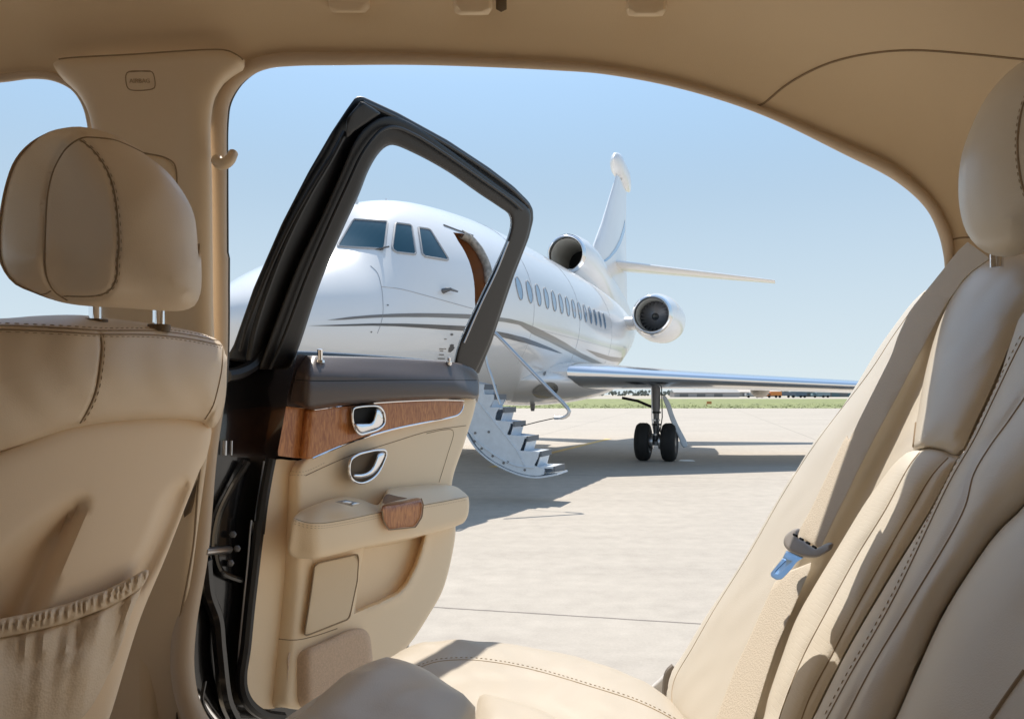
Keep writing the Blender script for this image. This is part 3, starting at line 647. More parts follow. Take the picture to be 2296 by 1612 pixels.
seams('seam', main, [Z('e', [(850, 1060), (1000, 990), (1200, 905), (1500, 810), (1800, 720), (2070, 680)]), Z('e', [(1770, 740), (1900, 712), (1965, 712), (1975, 740), (1930, 900), (1865, 1110)]), Z('f', [(408, 1078), (470, 1064), (600, 1082), (730, 1090), (850, 1065), (1000, 1015)])], .0008, M['seam'], main)
stitches('stitching', main, [Z('e', [(605, 1018), (730, 1028), (845, 1028), (1000, 960)]), Z('e', [(605, 1042), (730, 1055), (845, 1055)])], main)
# wood strip with chrome edges
WD = Z('e', [(690, 532), (910, 556), (1100, 530), (1400, 502), (1800, 482), (2056, 486), (2042, 560), (2010, 598), (1950, 618), (1800, 648), (1500, 712), (1200, 803), (1000, 884), (875, 938), (740, 928), (620, 912)])
wd_ = panel('wood_strip', WD, dpl(-.004), M['wood'], dsh, r=.006, T=.006, thick=.02, grid=.011, hfun=wrap_h(.080), smooth=False)
seams('chrome_strip', wd_, [Z('e', [(912, 560), (1100, 536), (1400, 508), (1800, 488), (2050, 490)])], .0020, M['chrome'], wd_, off=.001)
seams('chrome_strip', wd_, [Z('e', [(880, 934), (1000, 880), (1200, 800), (1500, 708), (1800, 645), (1950, 615), (2008, 595), (2040, 555), (2053, 492)])], .0017, M['chrome'], wd_, off=.001)
# inner release handle in its chrome cup
def cup(name, outline, lever, back, backmat, off=.012):
    p = panel(name, outline, dpl(off-.006), backmat, dsh, r=.002, T=.001, thick=.01, grid=.012)
    q = [rp(a, b, *dpl(off)) for a, b in cr(outline, ds=4, closed=True)]; tube('chrome_ring', q, .0024, M['chrome'], p, closed=True, n=10)
    panel('lever', lever, dpl(off+.004), M['chrome'], p, r=.008, T=.009, thick=.003, grid=.006, smooth=True)
    return p
c1 = cup('release_handle', Z('e', [(1205, 580), (1215, 550), (1260, 537), (1340, 531), (1400, 534), (1432, 560), (1450, 615), (1444, 670), (1400, 708), (1330, 732), (1262, 744), (1232, 710), (1208, 650)]),
         Z('e', [(1222, 668), (1300, 660), (1352, 652), (1372, 600), (1388, 552), (1418, 556), (1438, 600), (1440, 655), (1412, 688), (1340, 716), (1268, 734), (1244, 708)]), None, M['dk'])
c2 = cup('pull_handle', Z('e', [(1182, 1000), (1195, 940), (1250, 900), (1330, 878), (1400, 866), (1455, 870), (1462, 895), (1440, 960), (1400, 1040), (1340, 1095), (1270, 1118), (1215, 1100), (1185, 1050)]),
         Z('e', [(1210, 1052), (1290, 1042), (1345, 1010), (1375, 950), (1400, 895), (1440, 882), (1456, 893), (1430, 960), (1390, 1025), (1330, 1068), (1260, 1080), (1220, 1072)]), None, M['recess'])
# armrest
ARM = Z('f', [(688, 500), (700, 400), (718, 290), (745, 245), (860, 196), (1040, 148), (1150, 163), (1270, 200), (1306, 150), (1330, 104), (1400, 86), (1500, 76), (1700, 68), (1790, 86), (1838, 130), (1850, 190), (1842, 270), (1820, 312), (1790, 330), (1565, 395), (1300, 450), (1100, 492), (900, 540), (800, 549), (715, 540)])
CR_ = Z('f', [(718, 292), (800, 318), (900, 322), (1050, 300), (1300, 248), (1560, 205), (1700, 180), (1850, 150)]); TP = Z('f', [(718, 240), (860, 192), (1040, 146), (1270, 195), (1330, 100), (1500, 75), (1700, 66), (1850, 120)])
def arm_h(U, V, d):
    yc = np.interp(U, [p[0] for p in CR_], [p[1] for p in CR_]); yt = np.interp(U, [p[0] for p in TP], [p[1] for p in TP])
    x = np.clip((V-yt)/np.maximum(yc-yt, 8), 0, 1)
    h = .062*(x**.8); h += -.010*sm((V-yc-30)/80)
    return h+.75*wrap(U+0*V, V, .055)*0-.045*sm((745-U)/70)*0 - .04*(1-sm((U-655)/75))
arm = panel('armrest', ARM, dpl(.0), M['door'], dsh, r=.014, T=.014, thick=.07, grid=.008, hfun=arm_h, feats=[(CR_, .005, False, True)])
stitches('stitching', arm, [[(u, v+6) for u, v in CR_], [(u, v+11) for u, v in CR_[:5]]], arm)
seams('seam', arm, [CR_], .0006, M['seam'], arm)
V, Fs = [], []
AW = Z('f', [(1292, 232), (1300, 205), (1440, 172), (1552, 160), (1566, 200), (1556, 280), (1515, 345), (1440, 352), (1342, 363), (1318, 335), (1300, 280)])
aw = panel('wood_pull_insert', AW, dpl(.050), M['wood'], arm, r=.006, T=.005, thick=.02, grid=.008, hfun=lambda U, V, d: -.03*sm((np.interp(U, [876, 965], [1140, 1124])-V)/22), smooth=True)
q = [rp(a, b, *dpl(.055)) for a, b in resample(Z('f', [(1296, 240), (1304, 300), (1320, 338), (1342, 366), (1440, 356), (1516, 348), (1558, 282), (1568, 200), (1554, 160)]), ds=5)]; tube('seam', q, .0012, M['seam'], aw)
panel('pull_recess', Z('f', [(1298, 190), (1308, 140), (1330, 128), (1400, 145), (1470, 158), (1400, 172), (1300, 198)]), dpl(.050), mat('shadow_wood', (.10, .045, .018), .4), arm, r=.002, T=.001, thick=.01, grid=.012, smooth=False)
sw = panel('window_switch', Z('f', [(985, 182), (1055, 168), (1162, 190), (1095, 212)]), dpl(.050), M['grey'], arm, r=.002, T=.003, thick=.012, grid=.008, smooth=False)
panel('switch_key', Z('f', [(1035, 182), (1062, 174), (1110, 184), (1085, 194)]), dpl(.057), M['steel'], sw, r=.002, T=.002, thick=.004, grid=.008, smooth=False)
panel('switch_key', Z('f', [(1095, 197), (1115, 186), (1155, 191), (1100, 208)]), dpl(.057), M['steel'], sw, r=.002, T=.002, thick=.004, grid=.008, smooth=False)
# speaker grille and carpeted kick panel
SPK = Z('f', [(850, 612), (862, 592), (885, 580), (1115, 529), (1136, 530), (1141, 560), (1132, 700), (1082, 940), (1066, 957), (805, 1060), (787, 1060), (786, 1045), (805, 930), (830, 760)])
sp = panel('speaker_grille', SPK, dpl(-.008), M['fabric'], dsh, r=.004, T=.004, thick=.01, grid=.014, smooth=False)
q = [rp(a, b, *dpl(-.0065)) for a, b in resample(SPK+SPK[:1], ds=6)]; tube('grille_rim', q, .0013, M['seam'], sp)
KP = Z('f', [(678, 1172), (740, 1166), (900, 1105), (1040, 1040), (1120, 1014), (1180, 1022), (1212, 1060), (1227, 1140), (1228, 1290), (1160, 1360), (1000, 1440), (880, 1500), (840, 1525), (770, 1540), (715, 1510), (680, 1450), (668, 1380), (672, 1270)])
kp = panel('kick_panel', KP, dpl(-.006), M['carpet'], dsh, r=.016, T=.016, thick=.02, grid=.011, hfun=lambda U, V, d: -.045*sm((700-U)/55))
# sill
q = [(424, 1478), (433, 1552), (455, 1607), (520, 1680), (700, 1700), (1100, 1705), (1500, 1560), (1600, 1500)]
V, Fs = [], []
box((.05, 1.08, .62), (.60, 0, 0), (0, .07, 0), (0, 0, .05), V, Fs); o = link('door_sill', V, Fs, M['black'], car); bevel(o, .012, 3)

# ================================================================== rear seat
RP0 = Vector((.186, .95, .855)); RN = Vector((-.83, 0, .56)).normalized()
def rpl(off): return (RP0+RN*off, RN)
BOL = [(2360, 590)]+[(2232, 552), (2185, 556), (2152, 585)]+Z('l', [(1400, 420), (1270, 525), (1140, 690), (1030, 848), (930, 1015), (800, 1218), (650, 1398), (520, 1605)])+ \
      Z('m', [(950, 225), (800, 480), (640, 758), (450, 1040), (330, 1240), (265, 1340), (240, 1440), (240, 1540), (300, 1620), (420, 1760), (780, 1760)])+ \
      Z('m', [(930, 1500), (1000, 1290), (1090, 1050), (1190, 870), (1330, 650), (1480, 400), (1640, 210)])+Z('l', [(1430, 1400), (1480, 1100), (1540, 850), (1610, 650), (1710, 480), (1830, 380), (1900, 350)])
BS = Z('l', [(1330, 480), (1130, 760), (1000, 960)])+Z('m', [(1075, 60), (900, 330), (700, 680), (500, 1000), (380, 1210), (275, 1400), (265, 1520), (300, 1612)])
BLX = Z('l', [(1600, 165), (1480, 295), (1240, 590), (1165, 750), (1125, 872), (1000, 1120), (860, 1400)])+Z('m', [(1050, 420), (965, 575), (900, 780), (700, 1150), (510, 1612), (400, 1900)])
def bol_h(U, V, d):
    x = np.interp(V, [p[1] for p in BLX], [p[0] for p in BLX]); inner = -.085*sm((U-x-6)/88)
    return inner-.0012*np.exp(-(dpx(U, V, BS)/4)**2)
    return -.0012*np.exp(-(dpx(U, V, BS)/4)**2)
bol = panel('rear_seat', BOL, rpl(0), M['cream'], car, r=.045, T=.040, thick=.10, grid=.012, hfun=bol_h, feats=[(BS, .004, False, True)])
seams('seam', bol, [BS], .0006, M['stitch'], bol)
# upper insert
UI = Z('l', [(1262, 1462), (1290, 1230), (1325, 1030), (1385, 790), (1450, 610), (1530, 460), (1640, 340), (1760, 272), (1951, 236)])+[(2420, 560), (2500, 700)]+Z('l', [(1990, 560), (1951, 640), (1800, 1000), (1690, 1240), (1553, 1498), (1440, 1468), (1350, 1452)])
ui = panel('upper_cushion', UI, rpl(-.008), M['cream'], bol, r=.045, T=.030, thick=.05, grid=.013)
seams('seam', ui, [Z('l', [(1259, 1460), (1287, 1230), (1322, 1030), (1380, 790), (1446, 610), (1526, 458), (1636, 338), (1756, 270)])], .0012, M['seam'], ui)
# lower ribbed insert
LI = Z('l', [(1230, 1475), (1290, 1455), (1350, 1452), (1440, 1466), (1556, 1500)])+Z('m', [(1880, 140), (1800, 300), (1700, 480), (1500, 800), (1250, 1230), (1060, 1612), (1000, 1760), (700, 1760)])+ \
     Z('m', [(775, 1612), (800, 1500), (870, 1290), (960, 1050), (1060, 870), (1200, 640), (1350, 395), (1430, 285), (1510, 180), (1600, 105)])
RIB = [Z('m', [(1810, 150), (1720, 250), (1600, 450), (1440, 730), (1290, 1000), (1150, 1270), (1040, 1480), (960, 1700)]), Z('m', [(1650, 120), (1590, 200), (1460, 440), (1300, 700), (1130, 1010), (990, 1280), (880, 1560), (840, 1700)])]
def li_h(U, V, d):
    h = 0
    for L in RIB: dd = dpx(U, V, L); h = h-.0055*np.exp(-(dd/15)**2)-.0012*np.exp(-(dd/3.5)**2)
    return h
li = panel('lower_cushion', LI, rpl(-.006), M['perf'], bol, r=.04, T=.028, thick=.05, grid=.011, hfun=li_h, feats=[(L, .006, False, True) for L in RIB])
seams('seam', li, RIB, .0007, M['seam'], li)
seams('seam', li, [Z('l', [(1232, 1474), (1290, 1456), (1350, 1453), (1440, 1467), (1554, 1500)])], .0012, M['seam'], li, off=-.001)
# inner bolster with piping ridges
IB = Z('l', [(1951, 600), (1880, 760), (1800, 1000), (1690, 1240), (1560, 1500)])+Z('m', [(1880, 130), (1700, 470), (1500, 800), (1250, 1225), (1055, 1612), (980, 1760), (1440, 1790), (1530, 1612), (1650, 1330), (1800, 1010), (1960, 760), (2100, 570), (2235, 440), (2400, 290)])+[(2480, 1050), (2560, 880), (2480, 700)]
RG = [Z('l', [(1951, 760), (1880, 900), (1780, 1110), (1640, 1400), (1500, 1640)])+Z('m', [(1500, 950), (1260, 1370), (1130, 1612)]),
      Z('l', [(1960, 1130), (1850, 1290), (1740, 1440), (1640, 1612)])+Z('m', [(1900, 440), (1600, 960), (1380, 1330), (1220, 1640)])]
def ib_h(U, V, d):
    h = .016*sm(d/.12)
    for L in RG: dd = dpx(U, V, L); h = h-.0075*np.exp(-(dd/12)**2)
    return h
ib = panel('inner_bolster', IB, rpl(.016), M['cream'], bol, r=.055, T=.045, thick=.06, grid=.012, hfun=ib_h, feats=[(L, .006, False, True) for L in RG])
seams('seam', ib, RG, .0008, M['seam'], ib)
stitches('stitching', ib, [[(u-7, v-3) for u, v in RG[0]]], ib)
# folded centre armrest beyond it
CA = Z('m', [(2420, 200), (2235, 425), (2085, 570), (1945, 765), (1790, 1015), (1640, 1335), (1520, 1612), (1440, 1800)])+[(2500, 1800), (2700, 1300), (2600, 950)]
ca = panel('centre_armrest', CA, rpl(.03), M['cream'], bol, r=.05, T=.045, thick=.06, grid=.016)
seams('seam', ca, [Z('m', [(2240, 1340), (2140, 1480), (2050, 1612)])], .0012, M['seam'], ca)
# headrest
RH = Z('k', [(2440, 270), (2340, 310), (2255, 360), (2180, 425), (2090, 535), (2010, 690), (1955, 850), (1938, 1000), (1945, 1140), (1978, 1260), (2040, 1345), (2120, 1393), (2210, 1403), (2300, 1380), (2400, 1330)])+[(2480, 480), (2520, 300), (2480, 160)]
rh = panel('rear_headrest', RH, ((.44, .72, 1.35), (-.75, -.62, .1)), M['cream'], bol, r=.07, T=.06, thick=.03, sym=.8, grid=.011)
seams('seam', rh, [Z('k', [(2330, 480), (2285, 600), (2262, 760), (2268, 900), (2290, 1020), (2340, 1150)])], .0009, M['seam'], rh)
stitches('stitching', rh, [Z('k', [(2318, 480), (2273, 600), (2250, 760), (2256, 900), (2278, 1020), (2328, 1150)])], rh)
tube('headrest_post', [P(2235, v, .80) for v in (520, 560, 600)], .006, M['chrome'], bol, n=12)
# cushions
def hpl(z): return ((0, .8, z), (0, 0, 1))
HZ = 1.0
CU_ = Z('n', [(640, 398), (700, 368), (760, 350), (900, 336), (1050, 333), (1250, 353), (1500, 398), (1700, 458), (1880, 530), (1990, 598), (2070, 690)])+[(1700, 1850), (1650, 2400), (900, 2400), (500, 2400), (560, 1700)]
CS = Z('n', [(755, 412), (850, 378), (950, 366), (1080, 370), (1300, 407), (1600, 492), (1850, 575), (2000, 650), (2100, 720)])
cu = panel('seat_cushion', CU_, hpl(.862), M['cream_dimmed'], bol, r=.05, T=.03, thick=.14, grid=.014, disp=(0, -.35, 1), feats=[(CS, .004, False, True)])
stitches('stitching', cu, [CS], cu)
seams('seam', cu, [[(u, v+5) for u, v in CS]], .0006, M['stitch'], cu)
CI = Z('n', [(1035, 660), (1075, 562), (1150, 575), (1280, 612), (1420, 664)])+[(1420, 1760), (1500, 2400), (1000, 2400), (1050, 1800)]
panel('cushion_insert', CI, hpl(.884), M['cream_dimmed'], bol, r=.03, T=.014, thick=.04, grid=.014, disp=(0, -.2, 1))
CN = Z('n', [(60, 760), (200, 664), (270, 590), (400, 483), (520, 425), (610, 402), (700, 407), (850, 463), (960, 540), (1050, 605), (1030, 664), (990, 760)])+[(1000, 1800), (900, 2600), (300, 2600), (500, 1750)]
cn = panel('centre_cushion', CN, hpl(.985), M['cream'], bol, r=.05, T=.018, thick=.16, grid=.010, disp=(0, -.3, 1))
CB = Z('m', [(100, 1475), (125, 1445), (185, 1392), (275, 1316), (300, 1400), (290, 1520), (240, 1560), (190, 1510)])
panel('body_corner', CB, ((.2, 1.04, .9), (-.2, -1, 0)), M['white'], car, r=.01, T=.008, thick=.03, grid=.012)
tube('corner_seal', [P(u, v, 1.02) for u, v in cr(Z('m', [(276, 1318), (245, 1350), (232, 1420), (232, 1490), (250, 1545)]), ds=6)], .005, M['grey'], car)
# ---- seat belt
BLT = Z('l', [(1600, 165), (1740, 265), (1590, 372), (1470, 545), (1350, 765), (1180, 1090), (1010, 1405), (905, 1612)])+Z('m', [(1270, 300), (1180, 480), (1095, 658), (965, 575), (1050, 420), (1240, 20)])+Z('l', [(860, 1400), (1000, 1120), (1125, 872), (1165, 750), (1240, 590), (1380, 420), (1480, 295), (1540, 220)])
belt = panel('seat_belt', BLT, rpl(.056), M['belt'], car, r=.003, T=.0015, thick=.0015, grid=.014, smooth=False,
             hfun=lambda U, V, d: -.03*sm((700-V)/150)+.004*np.sin((V-600)/200.))
LAP = Z('m', [(835, 850), (900, 790), (1055, 730), (1000, 860), (930, 1020), (850, 1200), (790, 1380), (720, 1612), (660, 1760), (450, 1760), (510, 1612), (620, 1320), (700, 1150)])
lap = panel('lap_webbing', LAP, rpl(.046), M['belt'], belt, r=.003, T=.0015, thick=.0015, grid=.014, smooth=False)
TB = Z('m', [(980, 548), (935, 555), (895, 590), (888, 625), (908, 662), (960, 692), (1020, 708), (1080, 706), (1130, 680), (1163, 654), (1168, 632), (1150, 622), (1120, 632), (1075, 655), (1005, 614), (968, 588)])
tb = panel('tongue_body', TB, rpl(.072), M['grey'], belt, r=.004, T=.005, thick=.008, grid=.006)
def ringpanel(name, uv, holeuv, pl, m, parent, r, T, thick):
    o_ = resample(uv+uv[:1], ds=3); h_ = resample(holeuv+holeuv[:1], ds=3)
    # bridge the hole to the outline so that one polygon describes the ring
    i = min(range(len(o_)), key=lambda k: np.linalg.norm(o_[k]-h_[0])); o_ = o_[:-1]; o_ = np.roll(o_, -i, 0)
    poly = np.vstack([o_, o_[:1]+.2, h_[::-1], h_[:1]+.2]); return panel(name, poly, pl, m, parent, r=r, T=T, thick=thick, grid=.003, smooth=False)
ringpanel('tongue', Z('m', [(905, 668), (1003, 706), (960, 735), (935, 770), (880, 828), (850, 834), (818, 815), (815, 795), (880, 715)]), Z('m', [(905, 722), (935, 732), (860, 800), (838, 790)]), rpl(.070), M['tongue'], belt, .0012, .0012, .002)
for k in range(4):
    a_, b_ = Z('m', [(945+k*36, 578+k*22), (962+k*36, 587+k*22)]); tube('tongue_slot', [rp(*a_, *rpl(.0795)), rp((a_[0]+b_[0])/2, (a_[1]+b_[1])/2, *rpl(.0797)), rp(*b_, *rpl(.0795))], .0010, M['dk'], belt, n=6)

# ================================================================== the jet
JA, JP = Vector((math.sin(R(19)), math.cos(R(19)), 0)), Vector((math.cos(R(19)), -math.sin(R(19)), 0)); J0 = Vector((-.354, 13.3, 0))
def J(t, l, z): return J0+JA*t+JP*l+Vector((0, 0, z))
jet = empty('private_jet', J(2, 0, 0), 'white three-engined private jet with grey stripes parked with its stairs down', 'jet')
def prof(tab, s): return np.interp(s, *zip(*tab))
def smooth_prof(tab, s):
    q = cr(tab, n=400); return np.interp(s, q[:, 0], q[:, 1])
ZT = [(0, 1.84), (.12, 2.0), (.35, 2.17), (.7, 2.36), (1.1, 2.53), (1.5, 2.70), (1.75, 2.88), (2.05, 3.15), (2.3, 3.32), (2.63, 3.45), (3.2, 3.58), (4.35, 3.70), (5.5, 3.745), (7, 3.76), (10, 3.76), (12, 3.70), (14, 3.6), (16, 3.55), (18, 3.5), (20, 3.4)]
ZB = [(0, 1.84), (.12, 1.64), (.35, 1.5), (.9, 1.33), (1.5, 1.22), (3, 1.10), (5, 1.06), (7, 1.05), (9.5, 1.06), (11, 1.15), (12.5, 1.45), (14, 1.85), (16, 2.4), (18, 2.85), (20, 3.25)]
WD_ = [(0, .0), (.12, .24), (.35, .44), (.7, .64), (1.1, .82), (1.5, .95), (2.1, 1.11), (3, 1.25), (4.5, 1.34), (6, 1.36), (10, 1.36), (12, 1.30), (14, 1.08), (16, .75), (18, .42), (20, .07)]
ZC = [(0, 1.84), (.35, 1.82), (1.1, 1.86), (2.1, 2.0), (3, 2.15), (4.5, 2.35), (6, 2.42), (10, 2.42), (14, 2.7), (20, 3.32)]
def fring(s, n=96, grow=0.):
    zt, zb, wd, zc = [smooth_prof(q, s) for q in (ZT, ZB, WD_, ZC)]; wd = max(wd, .004); out = []
    ck = .42*np.exp(-((s-1.5)/.75)**2)          # flatter cheeks under the windscreen
    for k in range(n):
        a = 2*math.pi*k/n; ca, sa = math.cos(a), math.sin(a); e = 1.0
        if sa > 0: x = wd*np.sign(ca)*abs(ca)**(1-ck*.2); z = zc+(max(zt-zc, .004))*sa**(1+ck*.3)
        else: x = wd*ca; z = zc+(max(zc-zb, .004))*sa
        out.append(J(s-6.8, float(x)*(1+grow), float(z)))
    return out
ss = np.concatenate([[0, .01, .03, .06], np.linspace(.1, 3.2, 56), np.linspace(3.3, 20, 110)])
V, Fs = rings([fring(s) for s in ss])
fus = link('fuselage', V, Fs, M['white'], jet, angle=0); BV[fus.name] = BVHTree.FromPolygons([tuple(v) for v in V], Fs)
# wing to body fairing
rs2 = []
for s in np.linspace(5.6, 11.6, 26):
    k = math.sin(math.pi*(s-5.6)/6.0)**.5; out = []
    for a in np.linspace(0, 2*math.pi, 40, endpoint=False):
        out.append(J(s-6.8, (1.0+.52*k)*math.cos(a), 1.42+(.32*k+.05)*math.sin(a) if math.sin(a) > 0 else 1.42+(.37*k+.05)*math.sin(a)))
    rs2.append(out)
V3, F3 = rings(rs2); link('belly_fairing', V3, F3, M['white'], jet, angle=0)
nb_ = len(V); BV['body'] = BVHTree.FromPolygons([tuple(v) for v in V]+[tuple(v) for v in V3], list(Fs)+[tuple(q+nb_ for q in f) for f in F3]); BODY = type('B', (), {'name': 'body'})

def decal(name, uv, m, parent, off=.004, grid=4., smooth=False, th=0., src=BODY):
    """a shape lying on the skin of the jet"""
    o_ = cr(uv, ds=grid, closed=True) if smooth else resample(list(uv)+[uv[0]], ds=grid); o_ = o_ if smooth else o_[:-1]
    lo, hi = o_.min(0), o_.max(0); gx, gy = np.meshgrid(np.arange(lo[0], hi[0], grid), np.arange(lo[1], hi[1], grid)); g = np.stack([gx.ravel(), gy.ravel()], 1)
    g = g[inside(g, o_)] if len(g) else g; g = g[segdist(g, o_) > grid*.5] if len(g) else g
    pts = np.vstack([o_, g]) if len(g) else o_
    V2, E2, F2, *_ = delaunay_2d_cdt([Vector(p) for p in pts], [], [list(range(len(o_)))], 1, 1e-6)
    W, ok = [], []
    for p in V2:
        h, n = hit(src, p[0], p[1]); ok.append(h is not None); W.append(h+n*off if h is not None else Vector((0, 0, 0)))
    Fc = [tuple(f) for f in F2 if all(ok[i] for i in f)]
    if not Fc: return None
    a, b, c = [W[i] for i in Fc[0][:3]]
    if (b-a).cross(c-a).dot(CAMP-a) < 0: Fc = [f[::-1] for f in Fc]
    return link(name, W, Fc, m, parent, angle=0)
# cockpit glazing with raised white frames
CW = [Z('h', [(470, 262), (395, 395), (300, 560), (180, 640), (300, 380), (380, 262)]),
      Z('h', [(548, 270), (835, 290), (840, 300), (815, 520), (790, 532), (405, 512), (400, 500), (470, 385), (530, 285)]),
      Z('h', [(918, 303), (1040, 318), (1058, 335), (1092, 570), (1082, 580), (920, 562), (885, 535), (882, 510), (908, 318)]),
      Z('h', [(1116, 342), (1205, 355), (1225, 370), (1380, 620), (1375, 632), (1175, 600), (1148, 575), (1118, 370)])]
for i, uv in enumerate(CW):
    o = decal('cockpit_window', uv, M['glass'], jet, off=.006)
    q = onsurf(fus, list(uv)+[uv[0]], 4, .006, smooth=False)
    if o and len(q) > 4: tube('window_rim', q, .012, M['line'] if i else M['line'], o, n=6)
# nose break line and small probes, vents and stencils
for L in (Z('h', [(690, 680), (750, 740), (785, 860), (798, 960), (800, 1100), (780, 1200), (750, 1280)]), Z('h', [(790, 865), (950, 885), (1150, 935), (1400, 1005), (1600, 1060)])):
    q = onsurf(fus, L, 8, .001); tube('panel_line', q, .0035, M['line'], jet, n=5)
q = onsurf(fus, Z('h', [(1340, 318), (1450, 360), (1600, 412)]), 6, .004); tube('door_gutter', q, .010, M['gearm'], jet, n=6)
h_, n2 = hit(fus, *Z('h', [(1335, 905)])[0]); e_ = h_+n2*.09
tube('pitot_probe', [h_, h_+n2*.05, e_-JA*(-.02), e_+JA*.22], [.03, .025, .018, .010], M['gearm'], jet, n=8)
h_, n2 = hit(fus, *Z('h', [(800, 545)])[0]); tube('windscreen_wiper', [h_+n2*.02, h_+n2*.03+Vector((-.10, 0, -.012)), h_+n2*.03+Vector((.06, 0, .02))], .010, M['gearm'], jet, n=6)
for x, y, r_ in ((842, 1030, 9), (695, 1268, 9), (1412, 1290, 14)):
    c = Z('h', [(x, y)])[0]; decal('static_port', [(c[0]+r_/4*math.cos(a)*1.0, c[1]+r_/4*math.sin(a)*.8) for a in np.linspace(0, 6.28, 9)[:-1]], M['gearm'], jet, grid=1.)
emb = Z('h', [(1380, 1445), (1385, 1410), (1398, 1395), (1392, 1385), (1412, 1375), (1432, 1380), (1428, 1395), (1438, 1405), (1422, 1430), (1400, 1448)]); decal('emblem', emb, M['stripe_d'], jet, grid=1.2)
for x0, x1, y0 in ((1300, 1340, 1412), (1305, 1336, 1430), (1300, 1342, 1464), (1288, 1350, 1498), (1345, 1366, 1325), (1345, 1362, 1412)):
    decal('stencil_text', Z('h', [(x0, y0), (x1, y0+2), (x1, y0+11), (x0, y0+9)]), M['stripe'], jet, grid=1.)
for x, y in ((765, 100), (985, 124)):
    c = Z('h', [(x, y+16)])[0]; s_t = {765: 2.45, 985: 3.15, 1105: 3.6}[x]; zt_ = float(smooth_prof(ZT, s_t)); p0 = J(s_t-6.8, 0, zt_-.02)
    hh = .075 if x == 765 else .05; tube('antenna', [p0, p0+Vector((0, 0, hh*.6)), p0+Vector((0, 0, hh))], [.045, .035, .02], M['white'], jet, n=10, flat=.5)
for t_ in (-1.9, .6, 3.2):
    q = []
    for a_ in np.linspace(-35, 82, 24):
        dd_ = JP*math.cos(R(a_))+Vector((0, 0, math.sin(R(a_)))); h = BV[fus.name].ray_cast(J(t_, 0, 2.4)+dd_*4, -dd_)
        if h[0]: q.append(h[0]+dd_*.001)
    tube('panel_line', q, .0032, M['line'], jet, n=5)
q = [BV[fus.name].ray_cast(J(t_, 4, 2.12), -JP)[0] for t_ in np.linspace(-2.6, 4.5, 30)]; tube('panel_line', [p for p in q if p], .0028, M['line'], jet, n=5)
# livery stripes (upper pair of outlines: top edge forwards, bottom edge back)
S1a = Z('h', [(300, 1163), (500, 1135), (700, 1117), (900, 1106), (1100, 1101), (1300, 1103), (1560, 1110)])+Z('g', [(0+360, 1408), (430, 1418), (520, 1440), (640, 1490), (760, 1550), (850, 1600)])+Z('i', [(1400, 235), (1612, 340)])
S1b = Z('i', [(1612, 378), (1400, 285), (1250, 208), (1100, 130), (960, 68)])+Z('g', [(500, 1463), (380, 1440)])+Z('h', [(1560, 1150), (1400, 1142), (1200, 1136), (1000, 1135), (800, 1138), (600, 1148), (450, 1160)])
decal('livery_stripe', S1a+S1b, M['stripe'], jet, off=.004, grid=5)
S2a = Z('h', [(130, 1213), (400, 1203), (700, 1192), (1000, 1193), (1250, 1202), (1530, 1215)])+Z('i', [(610, 35), (720, 55), (880, 95), (1000, 140), (1120, 190), (1235, 245)])
S2b = Z('i', [(1180, 235), (1050, 195), (900, 150), (740, 110), (620, 80)])+Z('h', [(1520, 1258), (1300, 1243), (1100, 1228), (900, 1216), (700, 1212), (400, 1216)])
decal('livery_stripe', S2a+S2b, M['stripe_d'], jet, off=.004, grid=5)
decal('livery_stripe', Z('j', [(250, 33), (340, 58), (440, 88), (520, 98), (590, 68), (600, 92), (520, 130), (440, 122), (340, 90)]), M['stripe'], jet, off=.004, grid=2.5)
# cabin windows
for i in range(14):
    t = -2.43+4.97*i/13; V, Fs = [], []
    def wpt(x, z):
        d = JP*-1; o0 = J(t+x, 4, 2.60+z); h = BV[fus.name].ray_cast(o0, d); return h[0], h[1]
    V = [wpt(0, 0)[0]+JP*.006]; V2 = []
    for k in range(28):
        a = 2*math.pi*k/28; p_, q_ = wpt(.098*math.cos(a), .155*math.sin(a)); V.append(p_+JP*.006); V2.append(p_+JP*.006)
    o = link('cabin_window', V, [(0, k+1, (k+1) % 28+1) for k in range(28)], M['cabglass'], jet)
    tube('window_rim', V2, .006, M['line'], o, n=6, closed=True)
# entry door: an opening cut into the body, with lining and jambs
DTL = [(1425, 382), (1455, 440), (1505, 510), (1560, 620), (1600, 750), (1616, 870), (1618, 985)]; DTR = [(1775, 800), (1765, 700), (1740, 630), (1690, 535), (1610, 440), (1530, 395)]
def tz(x, y):
    h, n = hit(fus, *Z('h', [(x, y)])[0]); d = h-J0; return (d.dot(JA), h.z)
dl = [tz(*p) for p in DTL]; dr = [tz(*p) for p in DTR]; print('DOOR', [(round(a, 2), round(b, 2)) for a, b in dl+dr])
DT = dl+[(dl[-1][0], 1.5), (dr[0][0]+.03, 1.5), (dr[0][0]+.03, 2.3)]+dr
DT = [tuple(p) for p in resample(DT+[DT[0]], ds=.12)[:-1]]
def dprism(name, l0, l1, m):
    n = len(DT); V = [J(t, l0, z) for t, z in DT]+[J(t, l1, z) for t, z in DT]
    Fc = [tuple(range(n))[::-1], tuple(range(n, 2*n))]+[(k, (k+1) % n, n+(k+1) % n, n+k) for k in range(n)]
    return link(name, V, Fc, m)
cut = dprism('cutter', .45, 2.2, M['cabin']); fus.data.materials.append(M['cabin'])
import bmesh
bm = bmesh.new(); bm.from_mesh(cut.data); bmesh.ops.recalc_face_normals(bm, faces=bm.faces); bm.to_mesh(cut.data); bm.free()
bm = bmesh.new(); bm.from_mesh(fus.data); bmesh.ops.recalc_face_normals(bm, faces=bm.faces); bm.to_mesh(fus.data); bm.free()
mod = fus.modifiers.new('b', 'BOOLEAN'); mod.operation = 'DIFFERENCE'; mod.object = cut; mod.solver = 'EXACT'; mod.material_mode = 'TRANSFER'
